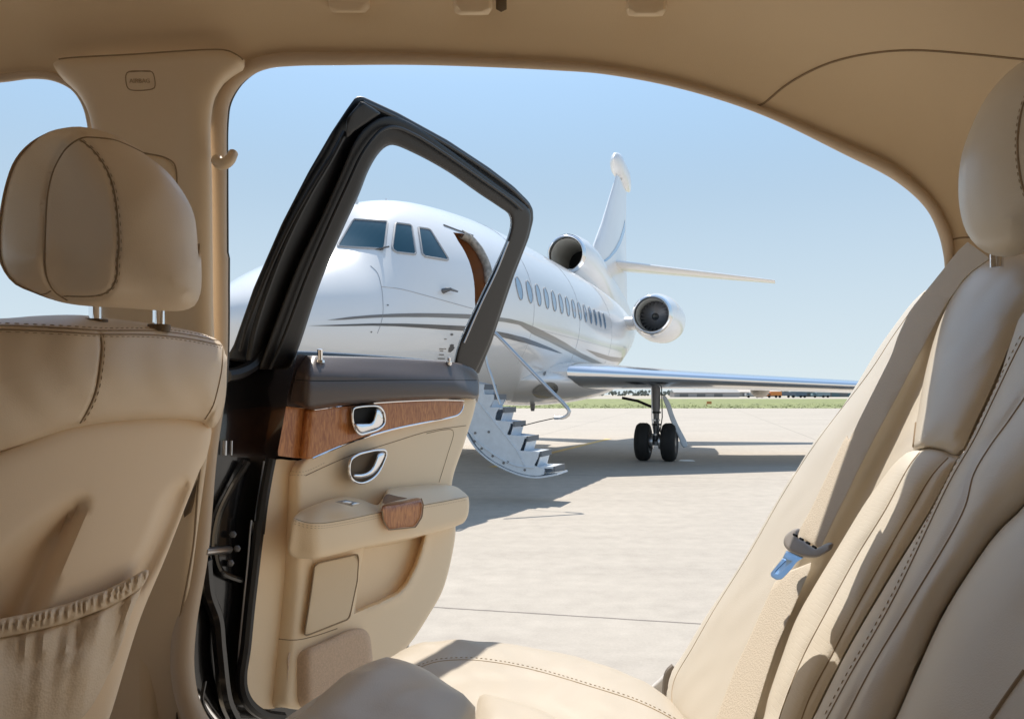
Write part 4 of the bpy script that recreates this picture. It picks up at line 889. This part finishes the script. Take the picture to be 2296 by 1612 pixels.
bpy.context.view_layer.update(); me = bpy.data.meshes.new_from_object(fus.evaluated_get(bpy.context.evaluated_depsgraph_get()))
fus.modifiers.clear(); fus.data = me; bpy.data.objects.remove(cut)
me.polygons.foreach_set('use_smooth', [True]*len(me.polygons)); me.set_sharp_from_angle(angle=R(35))
jq = []
for t, z in resample(dr[::-1]+[(dr[0][0]+.03, 2.3), (dr[0][0]+.03, 1.55)], ds=.05):
    h = BV[fus.name].ray_cast(J(t, 4, z), -JP); jq.append((h[0] if h[0] else J(t, .8, z))-JP*.05)
tube('door_jamb', jq, .055, M['jamb'], jet, n=10)

# ---- wing
def airfoil(n=16, te=.004):
    x = (1-np.cos(np.linspace(0, math.pi, n)))/2; y = 5*(.2969*np.sqrt(x)-.126*x-.3516*x**2+.2843*x**3-.1015*x**4)
    up = [(a, b+te) for a, b in zip(x, y)]; dn = [(a, -b-te) for a, b in zip(x[::-1], y[::-1])]; return up+dn[1:-1]
AF = airfoil()
def wing(name, side, m, part=None):
    rs, les = [], []
    for q in np.linspace(-1.2, 11.5, 22):
        c0 = .857+.966*q; le = Vector((.857, 12.67, 0))+Vector((.966, .259, 0))*q
        z = 1.56-.036*max(q, 0)+.0010*max(q, 0)**2*0; ch = np.interp(q, [-1.2, 0, 2.5, 11.5], [5.6, 5.0, 3.9, 1.5]); tk = np.interp(q, [-1.2, 0, 2, 11.5], [.105, .105, .086, .085])
        if side < 0:
            l = (le-J0).dot(JP); t = (le-J0).dot(JA); le = J(t, -l, 0)
        rs.append([le+JA*(a*ch)+Vector((0, 0, z+b*tk*ch*(.75 if b > 0 else 1.0))) for a, b in AF])
    V, Fs = rings(rs); return link(name, V, Fs, m, jet, angle=50), rs
wg, rs = wing('wing', 1, M['white']); wing('wing', -1, M['white'])
V, Fs = [], []                               # polished leading edge: the same nose, 3 mm proud
nA = len(AF); idx = [i % nA for i in range(-6, 7)]
rr = []
for r_ in rs[2:]:
    c = r_[0]; ch = (r_[15]-r_[0]).length; ctr = r_[0]+JA*ch*.08; rr.append([r_[i]+(r_[i]-ctr).normalized()*.004 for i in idx])
b = len(idx); V = [p for q in rr for p in q]; Fs = [(i*b+k, i*b+k+1, (i+1)*b+k+1, (i+1)*b+k) for i in range(len(rr)-1) for k in range(b-1)]
link('leading_edge', V, Fs, M['le'], wg, angle=0)
def fdisc(uv, m, name, src=BODY): return decal(name, uv, m, jet, off=.012, grid=3, smooth=True)
fdisc(Z('i', [(948, 600), (975, 560), (1040, 522), (1110, 510), (1165, 525), (1187, 560), (1170, 610), (1120, 645), (1050, 657), (985, 645)]), mat('lamp_lens', (.30, .29, .26), .15, coat=.6), 'landing_light')
fdisc(Z('i', [(1120, 560), (1150, 540), (1180, 545), (1185, 575), (1160, 610), (1135, 615)]), M['dk'], 'lamp_hole')
fdisc(Z('i', [(1048, 435), (1060, 415), (1075, 418), (1068, 445), (1055, 452)]), M['gearm'], 'vent')
for t_, r_ in ((-1.3, .05), (1.2, .05)):
    p0 = J(t_, .35, 1.04); tube('drain_mast', [p0, p0-Vector((0, 0, .08)), p0-Vector((0, 0, .13))], [.045, .04, .03], M['gearm'], jet, n=8)
# flap track fairing
fc_ = Vector((5.0, 16.2, 1.30)); rs3 = []
for x in np.linspace(-1, 1, 12):
    r_ = max(.01, (1-x*x)**.5); rs3.append([fc_+JA*x*.8+JP*(.19*r_*math.cos(a))+Vector((0, 0, .16*r_*math.sin(a))) for a in np.linspace(0, 6.283, 16, endpoint=False)])
V, Fs = rings(rs3); link('flap_track_fairing', V, Fs, M['tan'], jet)

# ---- engines
def lathe(org, ax, prof_, n=48, name='x', m=None, parent=None, sx=1., angle=40, up=None):
    ax = ax.normalized(); e1 = Vector((0, 0, 1)).cross(ax).normalized(); e2 = ax.cross(e1); rs_ = []
    for x, r_ in prof_: rs_.append([org+ax*x+e1*(r_*sx*math.cos(2*math.pi*k/n))+e2*(r_*math.sin(2*math.pi*k/n)) for k in range(n)])
    V, Fs = rings(rs_, cap=False); return link(name, V, Fs, m, parent, angle=angle)
def engine(t, l, z, r0):
    c = J(t, l, z); R_ = r0
    nac = lathe(c, JA, [(.10, R_*1.17), (.25, R_*1.26), (.6, R_*1.40), (1.1, R_*1.47), (1.7, R_*1.42), (2.3, R_*1.22), (2.9, R_*.98), (3.2, R_*.86), (3.2, R_*.80), (2.9, R_*.84)], name='engine', m=M['white'], parent=jet)
    lathe(c, JA, [(.14, R_*.955), (.06, R_*.965), (.015, R_*1.0), (0, R_*1.045), (.012, R_*1.09), (.05, R_*1.14), (.10, R_*1.175), (.16, R_*1.205)], name='intake_lip', m=M['metal'], parent=nac)
    lathe(c, JA, [(.12, R_*.955), (.3, R_*.92), (.55, R_*.93), (.75, R_*.95)], name='intake_duct', m=M['duct'], parent=nac)
    V, Fs = [], []; e1 = Vector((0, 0, 1)).cross(JA).normalized(); e2 = JA.cross(e1); fc__ = c+JA*.58
    for k in range(22):
        a0 = 2*math.pi*k/22; 
        for rr_, tw, wd_2 in ((.22, .3, .07), (.6, .6, .12), (.93, .9, .15)):
            a = a0+.25*rr_; d_ = e1*math.cos(a)+e2*math.sin(a); tt = (-e1*math.sin(a)+e2*math.cos(a)); q = JA*math.sin(tw)*.5+tt*math.cos(tw)
            V += [fc__+d_*R_*rr_-q*wd_2*R_, fc__+d_*R_*rr_+q*wd_2*R_]
        b = len(V)-6; Fs += [(b, b+1, b+3, b+2), (b+2, b+3, b+5, b+4)]
    link('fan', V, Fs, M['fan'], nac)
    lathe(c, JA, [(.40, .004), (.43, R_*.09), (.5, R_*.17), (.62, R_*.24)], name='spinner', m=M['steel'], parent=nac, n=24)
    lathe(c, JA, [(.74, R_*.96), (.76, R_*.5), (.76, .003)], name='core_face', m=M['dk'], parent=nac, n=32)
    return nac
engine(4.64, 1.9, 2.91, .365); engine(4.64, -1.9, 2.91, .365)
for sd_ in (1, -1):
    rs_ = []
    for l in np.linspace(.7, 1.55, 5):
        ch = 2.0; rs_.append([J(5.05+a*ch, l*sd_, 2.82+b*.14*ch) for a, b in AF])
    V, Fs = rings(rs_); link('engine_pylon', V, Fs, M['white'], jet, angle=50)
# centre intake, blended back into the fin
cI = J(4.69, 0, 4.31); r0 = .375
dt = []
for t, zc, rw, rh_ in ((4.80, 4.31, .44, .455), (5.0, 4.31, .475, .49), (5.5, 4.29, .52, .53), (6.2, 4.22, .53, .55), (7.0, 4.08, .50, .58), (8.0, 3.9, .43, .62), (9.2, 3.75, .36, .62), (10.6, 3.6, .28, .55), (12.0, 3.5, .16, .3)):
    dt.append([J(t, rw*math.cos(a), zc+rh_*math.sin(a)) for a in np.linspace(0, 6.2832, 40, endpoint=False)])
V, Fs = rings(dt, cap=False); duct = link('centre_intake', V, Fs, M['white'], jet, angle=0)
lathe(cI, JA, [(.16, r0*.97), (.05, r0*.985), (.012, r0*1.02), (0, r0*1.06), (.012, r0*1.10), (.05, r0*1.15), (.12, r0*1.19)], name='intake_lip', m=M['metal'], parent=duct)
lathe(cI, JA, [(.14, r0*.97), (.5, r0*.93), (1.0, r0*.9), (1.6, r0*.85)], name='intake_duct', m=M['duct'], parent=duct)
lathe(cI, JA, [(1.55, r0*.9), (1.6, .003)], name='duct_end', m=M['dk'], parent=duct)
rs_ = []
for t, hw, z0, z1 in ((4.9, .30, 3.62, 4.0), (6, .34, 3.5, 4.05), (8, .34, 3.3, 4.0), (11, .2, 3.0, 3.9)):
    rs_.append([J(t, -hw, z0), J(t, hw, z0), J(t, hw*.6, z1), J(t, -hw*.6, z1)])
V, Fs = rings(rs_); link('intake_saddle', V, Fs, M['white'], duct)

# ---- fin and tailplane
def finsec(z, t0, t1, tk): return [J(t0+(t1-t0)*a, b*tk*(t1-t0), z) for a, b in AF]
q_ = [(3.6, 7.2, 11.9, .09), (4.6, 7.25, 11.85, .085), (5.0, 7.5, 11.8, .08), (5.3, 7.85, 11.75, .08), (5.7, 8.35, 11.72, .078), (6.4, 9.1, 11.7, .078), (7.2, 9.95, 11.75, .078), (7.85, 10.6, 11.85, .08)]
V, Fs = rings([finsec(*x) for x in q_]); fin = link('tail_fin', V, Fs, M['white'], jet, angle=50); BV[fin.name] = BVHTree.FromPolygons([tuple(v) for v in V], Fs)
rs_ = []
for x in np.linspace(0, 1, 16):
    r_ = (math.sin(math.pi*min(1, x*.5+.0)**.9))**.6 if x < .6 else ((1-x)/.4)**.7*.98+.02
    r_ = max(.02, min(1, (x/.18)**.5 if x < .18 else (1 if x < .6 else ((1-x)/.4)**.6)))
    cz = 7.84-.32*x**1.6; rs_.append([J(9.85+2.5*x, .20*r_*math.cos(a), cz+.33*r_*math.sin(a)) for a in np.linspace(0, 6.283, 20, endpoint=False)])
V, Fs = rings(rs_); link('fin_tip_fairing', V, Fs, M['white'], fin)
decal('fin_stripe', Z('g', [(1118, 990), (1170, 950), (1215, 890), (1250, 820), (1275, 740), (1290, 670), (1290, 760), (1262, 850), (1225, 915), (1180, 965), (1145, 992)]), M['gloss_blue'], fin, off=.006, grid=3, src=fin)
decal('position_light', Z('g', [(1258, 362), (1320, 366), (1320, 384), (1262, 380)]), M['tan'], fin, off=.02, grid=3, src=fin)
for sd_ in (1, -1):
    rs_ = []
    for k in np.linspace(0, 1, 8):
        l = .1+4.2*k; t0 = 9.3+1.9*k; ch = 2.1-1.35*k; z = 4.86-.46*k; rs_.append([J(t0+a*ch, l*sd_, z+b*.085*ch) for a, b in AF])
    V, Fs = rings(rs_); link('tailplane', V, Fs, M['white'], jet, angle=50)

# ---- main and nose gear
def wheel(c, ax, r_, w_, parent):
    pr = [(-w_*.5, r_*.58), (-w_*.52, r_*.75), (-w_*.45, r_*.9), (-w_*.3, r_*.98), (0, r_), (w_*.3, r_*.98), (w_*.45, r_*.9), (w_*.52, r_*.75), (w_*.5, r_*.58)]
    ty = lathe(c, ax, pr, name='wheel', m=M['tyre'], parent=parent, n=48)
    lathe(c, ax, [(-w_*.42, .004), (-w_*.45, r_*.2), (-w_*.3, r_*.35), (-w_*.42, r_*.55), (-w_*.5, r_*.6), (w_*.5, r_*.6), (w_*.42, r_*.55), (w_*.3, r_*.35), (w_*.45, r_*.2), (w_*.42, .004)], name='rim', m=M['gearm'], parent=ty, n=32)
    for q in (-.22, 0, .22): lathe(c, ax, [(w_*q-.004, r_*.99), (w_*q, r_*1.003), (w_*q+.004, r_*.99)], name='tread_rib', m=M['dk'], parent=ty, n=48)
def leg(c, rw, half, ztop, parent):
    top = Vector((c.x, c.y, ztop)); hub = Vector((c.x, c.y, rw))
    st_ = tube('gear_leg', [top, top*.5+hub*.5+Vector((0, 0, .1)), top*.45+hub*.55, hub+Vector((0, 0, .1)), hub-Vector((0, 0, .06))], [.075, .075, .055, .05, .075], M['gearm'], parent, n=16)
    tube('axle', [hub-JP*half*.9, hub+JP*half*.9], .04, M['gearm'], st_, n=12)
    tube('brake_line', [top+Vector((.09, -.03, 0)), hub+Vector((.10, -.05, .45)), hub+Vector((.06, -.06, .2)), hub+Vector((.12, -.05, .02))], .010, M['dk'], st_)
    tube('brake_line', [top+Vector((-.09, -.03, 0)), hub+Vector((-.085, -.05, .4)), hub+Vector((-.05, -.06, .12))], .009, M['steel'], st_)
    tube('torque_link', [hub+Vector((0, -.05, .42)), hub+Vector((.02, -.17, .24)), hub+Vector((0, -.05, .06))], .022, M['gearm'], st_)
    for k, (zz, r_) in enumerate(((.52, .085), (.38, .07), (.30, .082), (.12, .07), (.02, .09))): tube('collar', [hub+Vector((0, 0, zz)), hub+Vector((0, 0, zz+.03))], r_, M['steel'] if k % 2 else M['dk'], st_, n=16)
    for sx in (-1, 1): tube('brake', [hub+JP*sx*.05, hub+JP*sx*.12], .13, M['steel'], st_, n=16)
    return st_
gc = Vector((2.62, 14.6, 0)); HW = .235
g1 = leg(gc, .345, HW, 1.42, jet)
for sx in (-1, 1): wheel(Vector((gc.x, gc.y, .345))+JP*sx*HW, JP, .345, .25, jet)
tube('side_brace', [P(1395, 892, 14.9), P(1430, 899, 14.8), P(1468, 915, 14.65)], .025, M['dk'], jet)
GD = Z('j', [(835, 375), (870, 420), (905, 520), (940, 600), (1000, 718), (1004, 745), (985, 760), (968, 752), (930, 665), (880, 560), (850, 470), (822, 385)])
panel('gear_door', GD, ((2.9, 14.45, .8), (-.25, -1, .1)), M['stair'], jet, r=.02, T=.02, thick=.03, grid=.06)
gs = J(2.21, -2.42, 0); leg(gs, .345, HW, 1.42, jet)
for sx in (-1, 1): wheel(Vector((gs.x, gs.y, .345))+JP*sx*HW, JP, .345, .25, jet)
gn = J(-4.6, 0, 0); leg(gn, .24, .13, 1.3, jet)
for sx in (-1, 1): wheel(Vector((gn.x, gn.y, .24))+JP*sx*.15, JP, .24, .14, jet)

# ---- airstair
TS = -3.95; SP0, SPN = J(TS, 1.2, 1), -JA
def sp(u, v): return rp(u, v, SP0, SPN)
PROF_T = Z('i', [(455, 530), (500, 530), (490, 575), (495, 625), (590, 625), (585, 680), (545, 745), (640, 745), (610, 790), (595, 865), (745, 880), (735, 935), (705, 1000), (880, 1018), (860, 1075), (830, 1150), (1012, 1160), (1000, 1215), (960, 1290), (1062, 1320), (1055, 1372)])
PROF_B = Z('i', [(1000, 1387), (900, 1378), (800, 1352), (700, 1310), (600, 1258), (500, 1185), (430, 1110), (345, 965), (300, 820), (290, 600), (330, 500)])
DEP = .40
def side_plate(name, k):
    pts_ = resample(PROF_T+PROF_B+PROF_T[:1], ds=5)[:-1]; q = [sp(a, b)+JA*k for a, b in pts_]; n = len(q)
    V2, E2, F2, *_ = delaunay_2d_cdt([Vector(p) for p in pts_], [], [list(range(n))], 1, 1e-6)
    V = q+[p+JA*.02 for p in q]; Fc = [tuple(f) for f in F2]; Fc += [tuple(i+n for i in f[::-1]) for f in Fc]+[(i, (i+1) % n, (i+1) % n+n, i+n) for i in range(n)]
    return link(name, V, Fc, M['stair'], jet, angle=30)
stair = side_plate('airstair', 0); far_ = side_plate('stair_side', DEP); far_.parent = stair; far_.matrix_parent_inverse = Matrix()
def strip(name, uv, d0, d1, th, m, parent=stair, dirn=None):
    q = [sp(a, b) for a, b in uv]; V = []; Fc = []
    n = len(q); nrm = []
    for i in range(n):
        t = (q[min(n-1, i+1)]-q[max(0, i-1)]).normalized(); nrm.append(t.cross(JA).normalized()*th)
    for i in range(n): V += [q[i]+JA*d0, q[i]+JA*d1, q[i]+JA*d1+nrm[i], q[i]+JA*d0+nrm[i]]
    for i in range(n-1):
        for k in range(4): Fc.append((i*4+k, i*4+(k+1) % 4, (i+1)*4+(k+1) % 4, (i+1)*4+k))
    Fc += [(0, 1, 2, 3)[::-1], tuple((n-1)*4+k for k in range(4))]; return link(name, V, Fc, m, parent, angle=30)
strip('outer_skin', cr(Z('i', [(1180, 1362), (1090, 1380), (1000, 1391), (900, 1383), (800, 1357), (700, 1316), (600, 1264), (500, 1192), (420, 1112), (335, 970), (290, 820), (275, 600)]), ds=8), -.01, DEP+.03, .02, M['stair'])
for i, (x0, x1, y) in enumerate(((440, 500, 530), (500, 615, 625), (540, 735, 748), (595, 850, 880), (705, 985, 1018), (830, 1110, 1160), (960, 1235, 1300))):
    # real treads: a slab from the riser to the nosing, dark anti-slip strip on its front edge
    sc_ = .93 if i < 6 else .93
    a, b = Z('i', [(x0, y), (x0+(x1-x0)*.66, y)]); tr = strip('tread', [a, b], .02, DEP, -.022, M['stair'])
    e = sp(*b); zz = Vector((0, 0, -.028)); V, Fs = [], []; box(e+JA*(DEP/2+.01)+zz+JP*.012, JA*(DEP/2), JP*.011, Vector((0, 0, .030)), V, Fs); link('nosing', V, Fs, M['tread'], tr, smooth=False)
    if i == 6: continue
    V, Fs = [], []; box(e+JA*(DEP/2+.01)-JP*.02+Vector((0, 0, -.12)), JA*(DEP/2-.02), JP*.006+Vector((0, 0, .006)), Vector((0, 0, .075))+JP*.022, V, Fs); link('riser', V, Fs, M['stair'], tr, smooth=False)
for (x, y) in ((415, 985), (542, 975), (410, 1062), (475, 1130), (578, 1200), (680, 1265), (720, 1258), (878, 1330)):
    c = sp(*Z('i', [(x, y)])[0]); tube('rivet', [c-JA*.012, c+JA*.002], .014, M['gearm'], stair, n=8)
q = [sp(a, b)-JA*.004 for a, b in cr(Z('i', [(345, 960), (430, 1060), (540, 1150), (680, 1240), (800, 1290), (960, 1310)]), ds=8)]; tube('skin_rib', q, .010, M['stair'], stair, n=6)
q = [sp(a, b)-JA*.004 for a, b in Z('i', [(440, 690), (560, 840), (700, 1010), (800, 1140), (880, 1290)])]; tube('skin_rib', q, .007, M['stair'], stair, n=6)
HRL = Z('i', [(560, 20), (603, 58), (760, 220), (960, 430), (1100, 575), (1230, 705), (1278, 762), (1290, 790), (1270, 825), (1230, 842), (1150, 845)])
tube('handrail', [sp(a, b)+JA*.02 for a, b in cr(HRL, ds=8)], .020, M['steel'], stair, n=10)
tube('rail_cable', [sp(a, b)+JA*.02 for a, b in Z('i', [(1160, 845), (1000, 880), (838, 922)])], .006, M['dk'], stair, n=6)
tube('handrail', [sp(a, b)+JA*.03 for a, b in cr(Z('i', [(500, 250), (512, 330), (560, 470), (605, 620), (640, 720)]), ds=8)], .016, M['steel'], stair, n=10)

# ---- flush white disc beside the wheels
c = Vector(((1540-CU)/F*14.6, 1.2*F/(1033-CV), 0)); V = [c+Vector((.125*math.cos(a), .125*math.sin(a), .012)) for a in np.linspace(0, 6.283, 24, endpoint=False)]+[c+Vector((.15*math.cos(a), .15*math.sin(a), 0)) for a in np.linspace(0, 6.283, 24, endpoint=False)]
o = link('flat_white_disc', V, [tuple(range(24))]+[(k, (k+1) % 24, 24+(k+1) % 24, 24+k) for k in range(24)], mat('white_disc', (.8, .8, .78), .4)); o['label'] = 'small flat white disc on the concrete beside the main wheels'; o['category'] = 'ground marker'

# ================================================================== far side of the field
def truck(name, x, y, L, H, cabcol, boxcol, label, cat, group=None, box_first=True):
    e = empty(name, (x, y, 0), label, cat, group)
    m1 = mat(name+'_cab', cabcol, .4); m2 = mat(name+'_body', boxcol, .5)
    V, Fs = [], []; box((x+L*.12, y, .8+H*.38), (L*.38, 0, 0), (0, 1.1, 0), (0, 0, H*.38), V, Fs); bevel(link('cargo_box', V, Fs, m2, e, smooth=False), .08)
    V, Fs = [], []; box((x-L*.40, y, .7+H*.27), (L*.12, 0, 0), (0, 1.05, 0), (0, 0, H*.27), V, Fs); cb = link('cab', V, Fs, m1, e, smooth=False); bevel(cb, .15)
    V, Fs = [], []; box((x-L*.40, y-1.07, .7+H*.38), (L*.08, 0, 0), (0, .02, 0), (0, 0, H*.10), V, Fs); link('window', V, Fs, M['glass'], cb, smooth=False)
    for q in (-.38, .1, .36): lathe(Vector((x+L*q, y-1.0, .5)), Vector((0, 1, 0)), [(-.15, .02), (-.15, .5), (.15, .5), (.15, .02)], name='wheel', m=M['tyre'], parent=e, n=16)
def far_x(u, y): return (u-CU)/F*y
truck('cargo_truck', far_x(1735, 310), 310, 5.5, 2.2, (.6, .2, .05), (.72, .25, .06), 'orange truck on the far side of the airfield', 'truck')
for i, (u, L, c1_, c2_, lb) in enumerate(((1692, 7, (.5, .5, .5), (.55, .52, .48), 'pale van left of the orange truck across the field'), (1762, 7, (.2, .24, .28), (.14, .18, .22), 'dark truck just right of the orange truck across the field'),
                                    (1790, 6, (.14, .2, .26), (.10, .15, .20), 'second dark truck right of the orange truck across the field'), (1840, 7, (.2, .3, .33), (.22, .30, .33), 'grey green truck parked near the far sheds'))):
    truck('cargo_truck', far_x(u, 312+i*4), 312+i*4, L, 2.0, c1_, c2_, lb, 'truck', 'vehicles across the airfield')
def shed(x, y, L, H, D, col, label, roofc=(.3, .3, .3)):
    e = empty('distant_shed', (x, y, 0), label, 'shed', 'sheds beyond the airfield'); mw = mat('shed_wall', col, .8, var=.1, vscale=.2); mr = mat('shed_roof', roofc, .7)
    V, Fs = [], []; box((x, y+D/2, H/2), (L/2, 0, 0), (0, D/2, 0), (0, 0, H/2), V, Fs); wl = link('wall', V, Fs, mw, e, smooth=False)
    V = [(x-L/2-.3, y-.3, H), (x+L/2+.3, y-.3, H), (x+L/2+.3, y+D+.3, H), (x-L/2-.3, y+D+.3, H), (x-L/2-.3, y+D/2, H+D*.12), (x+L/2+.3, y+D/2, H+D*.12)]
    link('roof', V, [(0, 1, 5, 4), (2, 3, 4, 5), (0, 4, 3), (1, 2, 5), (0, 3, 2, 1)], mr, e, smooth=False)
    for k in range(max(1, int(L/9))):
        V, Fs = [], []; box((x-L/2+5+k*9, y-.06, H*.36), (2.2, 0, 0), (0, .05, 0), (0, 0, H*.34), V, Fs); link('door', V, Fs, M['gearm'], wl, smooth=False)
shed(far_x(1585, 420), 420, 34, 2.4, 12, (.42, .38, .36), 'long low tan shed under the wing beyond the grass')
shed(far_x(1815, 460), 460, 14, 3.0, 10, (.16, .24, .27), 'small blue grey shed behind the trucks', (.2, .26, .3))
shed(far_x(1880, 450), 450, 22, 3.6, 12, (.13, .20, .21), 'dark green shed closest to the seat edge', (.2, .3, .3))
shed(far_x(1700, 520), 520, 26, 3.0, 14, (.40, .36, .32), 'pale shed behind the flap fairing', (.5, .45, .4))
c = Vector((far_x(1590, 88), 88, 0)); V, Fs = [], []; box(c+Vector((0, 0, .33)), (.26, 0, 0), (0, .06, 0), (0, 0, .15), V, Fs); box(c+Vector((-.3, 0, .08)), (.03, 0, 0), (0, .03, 0), (0, 0, .1), V, Fs)
o = link('field_sign', V, Fs, mat('sign_orange', (.62, .25, .10), .6), smooth=False); o['label'] = 'small orange marker board standing in the grass'; o['category'] = 'sign'
# far tree line
V, Fs = [], []
for i in range(2600):
    x = rng.uniform(-900, 900); y = rng.uniform(880, 940); h = rng.uniform(.5, 5.5); a = rng.uniform(0, 3.14); r_ = rng.uniform(.8, 2.4); b = len(V)
    for k in range(4): an = a+k*1.57; V.append((x+r_*math.cos(an), y+r_*math.sin(an), h+rng.uniform(-.8, .8)))
    V += [(x, y, h+r_*.9), (x, y, h-r_)]
    for k in range(4): Fs += [(b+k, b+(k+1) % 4, b+4), (b+(k+1) % 4, b+k, b+5)]
o = link('far_treeline', V, Fs, mat('far_leaves', (.13, .15, .13), .9), smooth=False); o['kind'] = 'stuff'
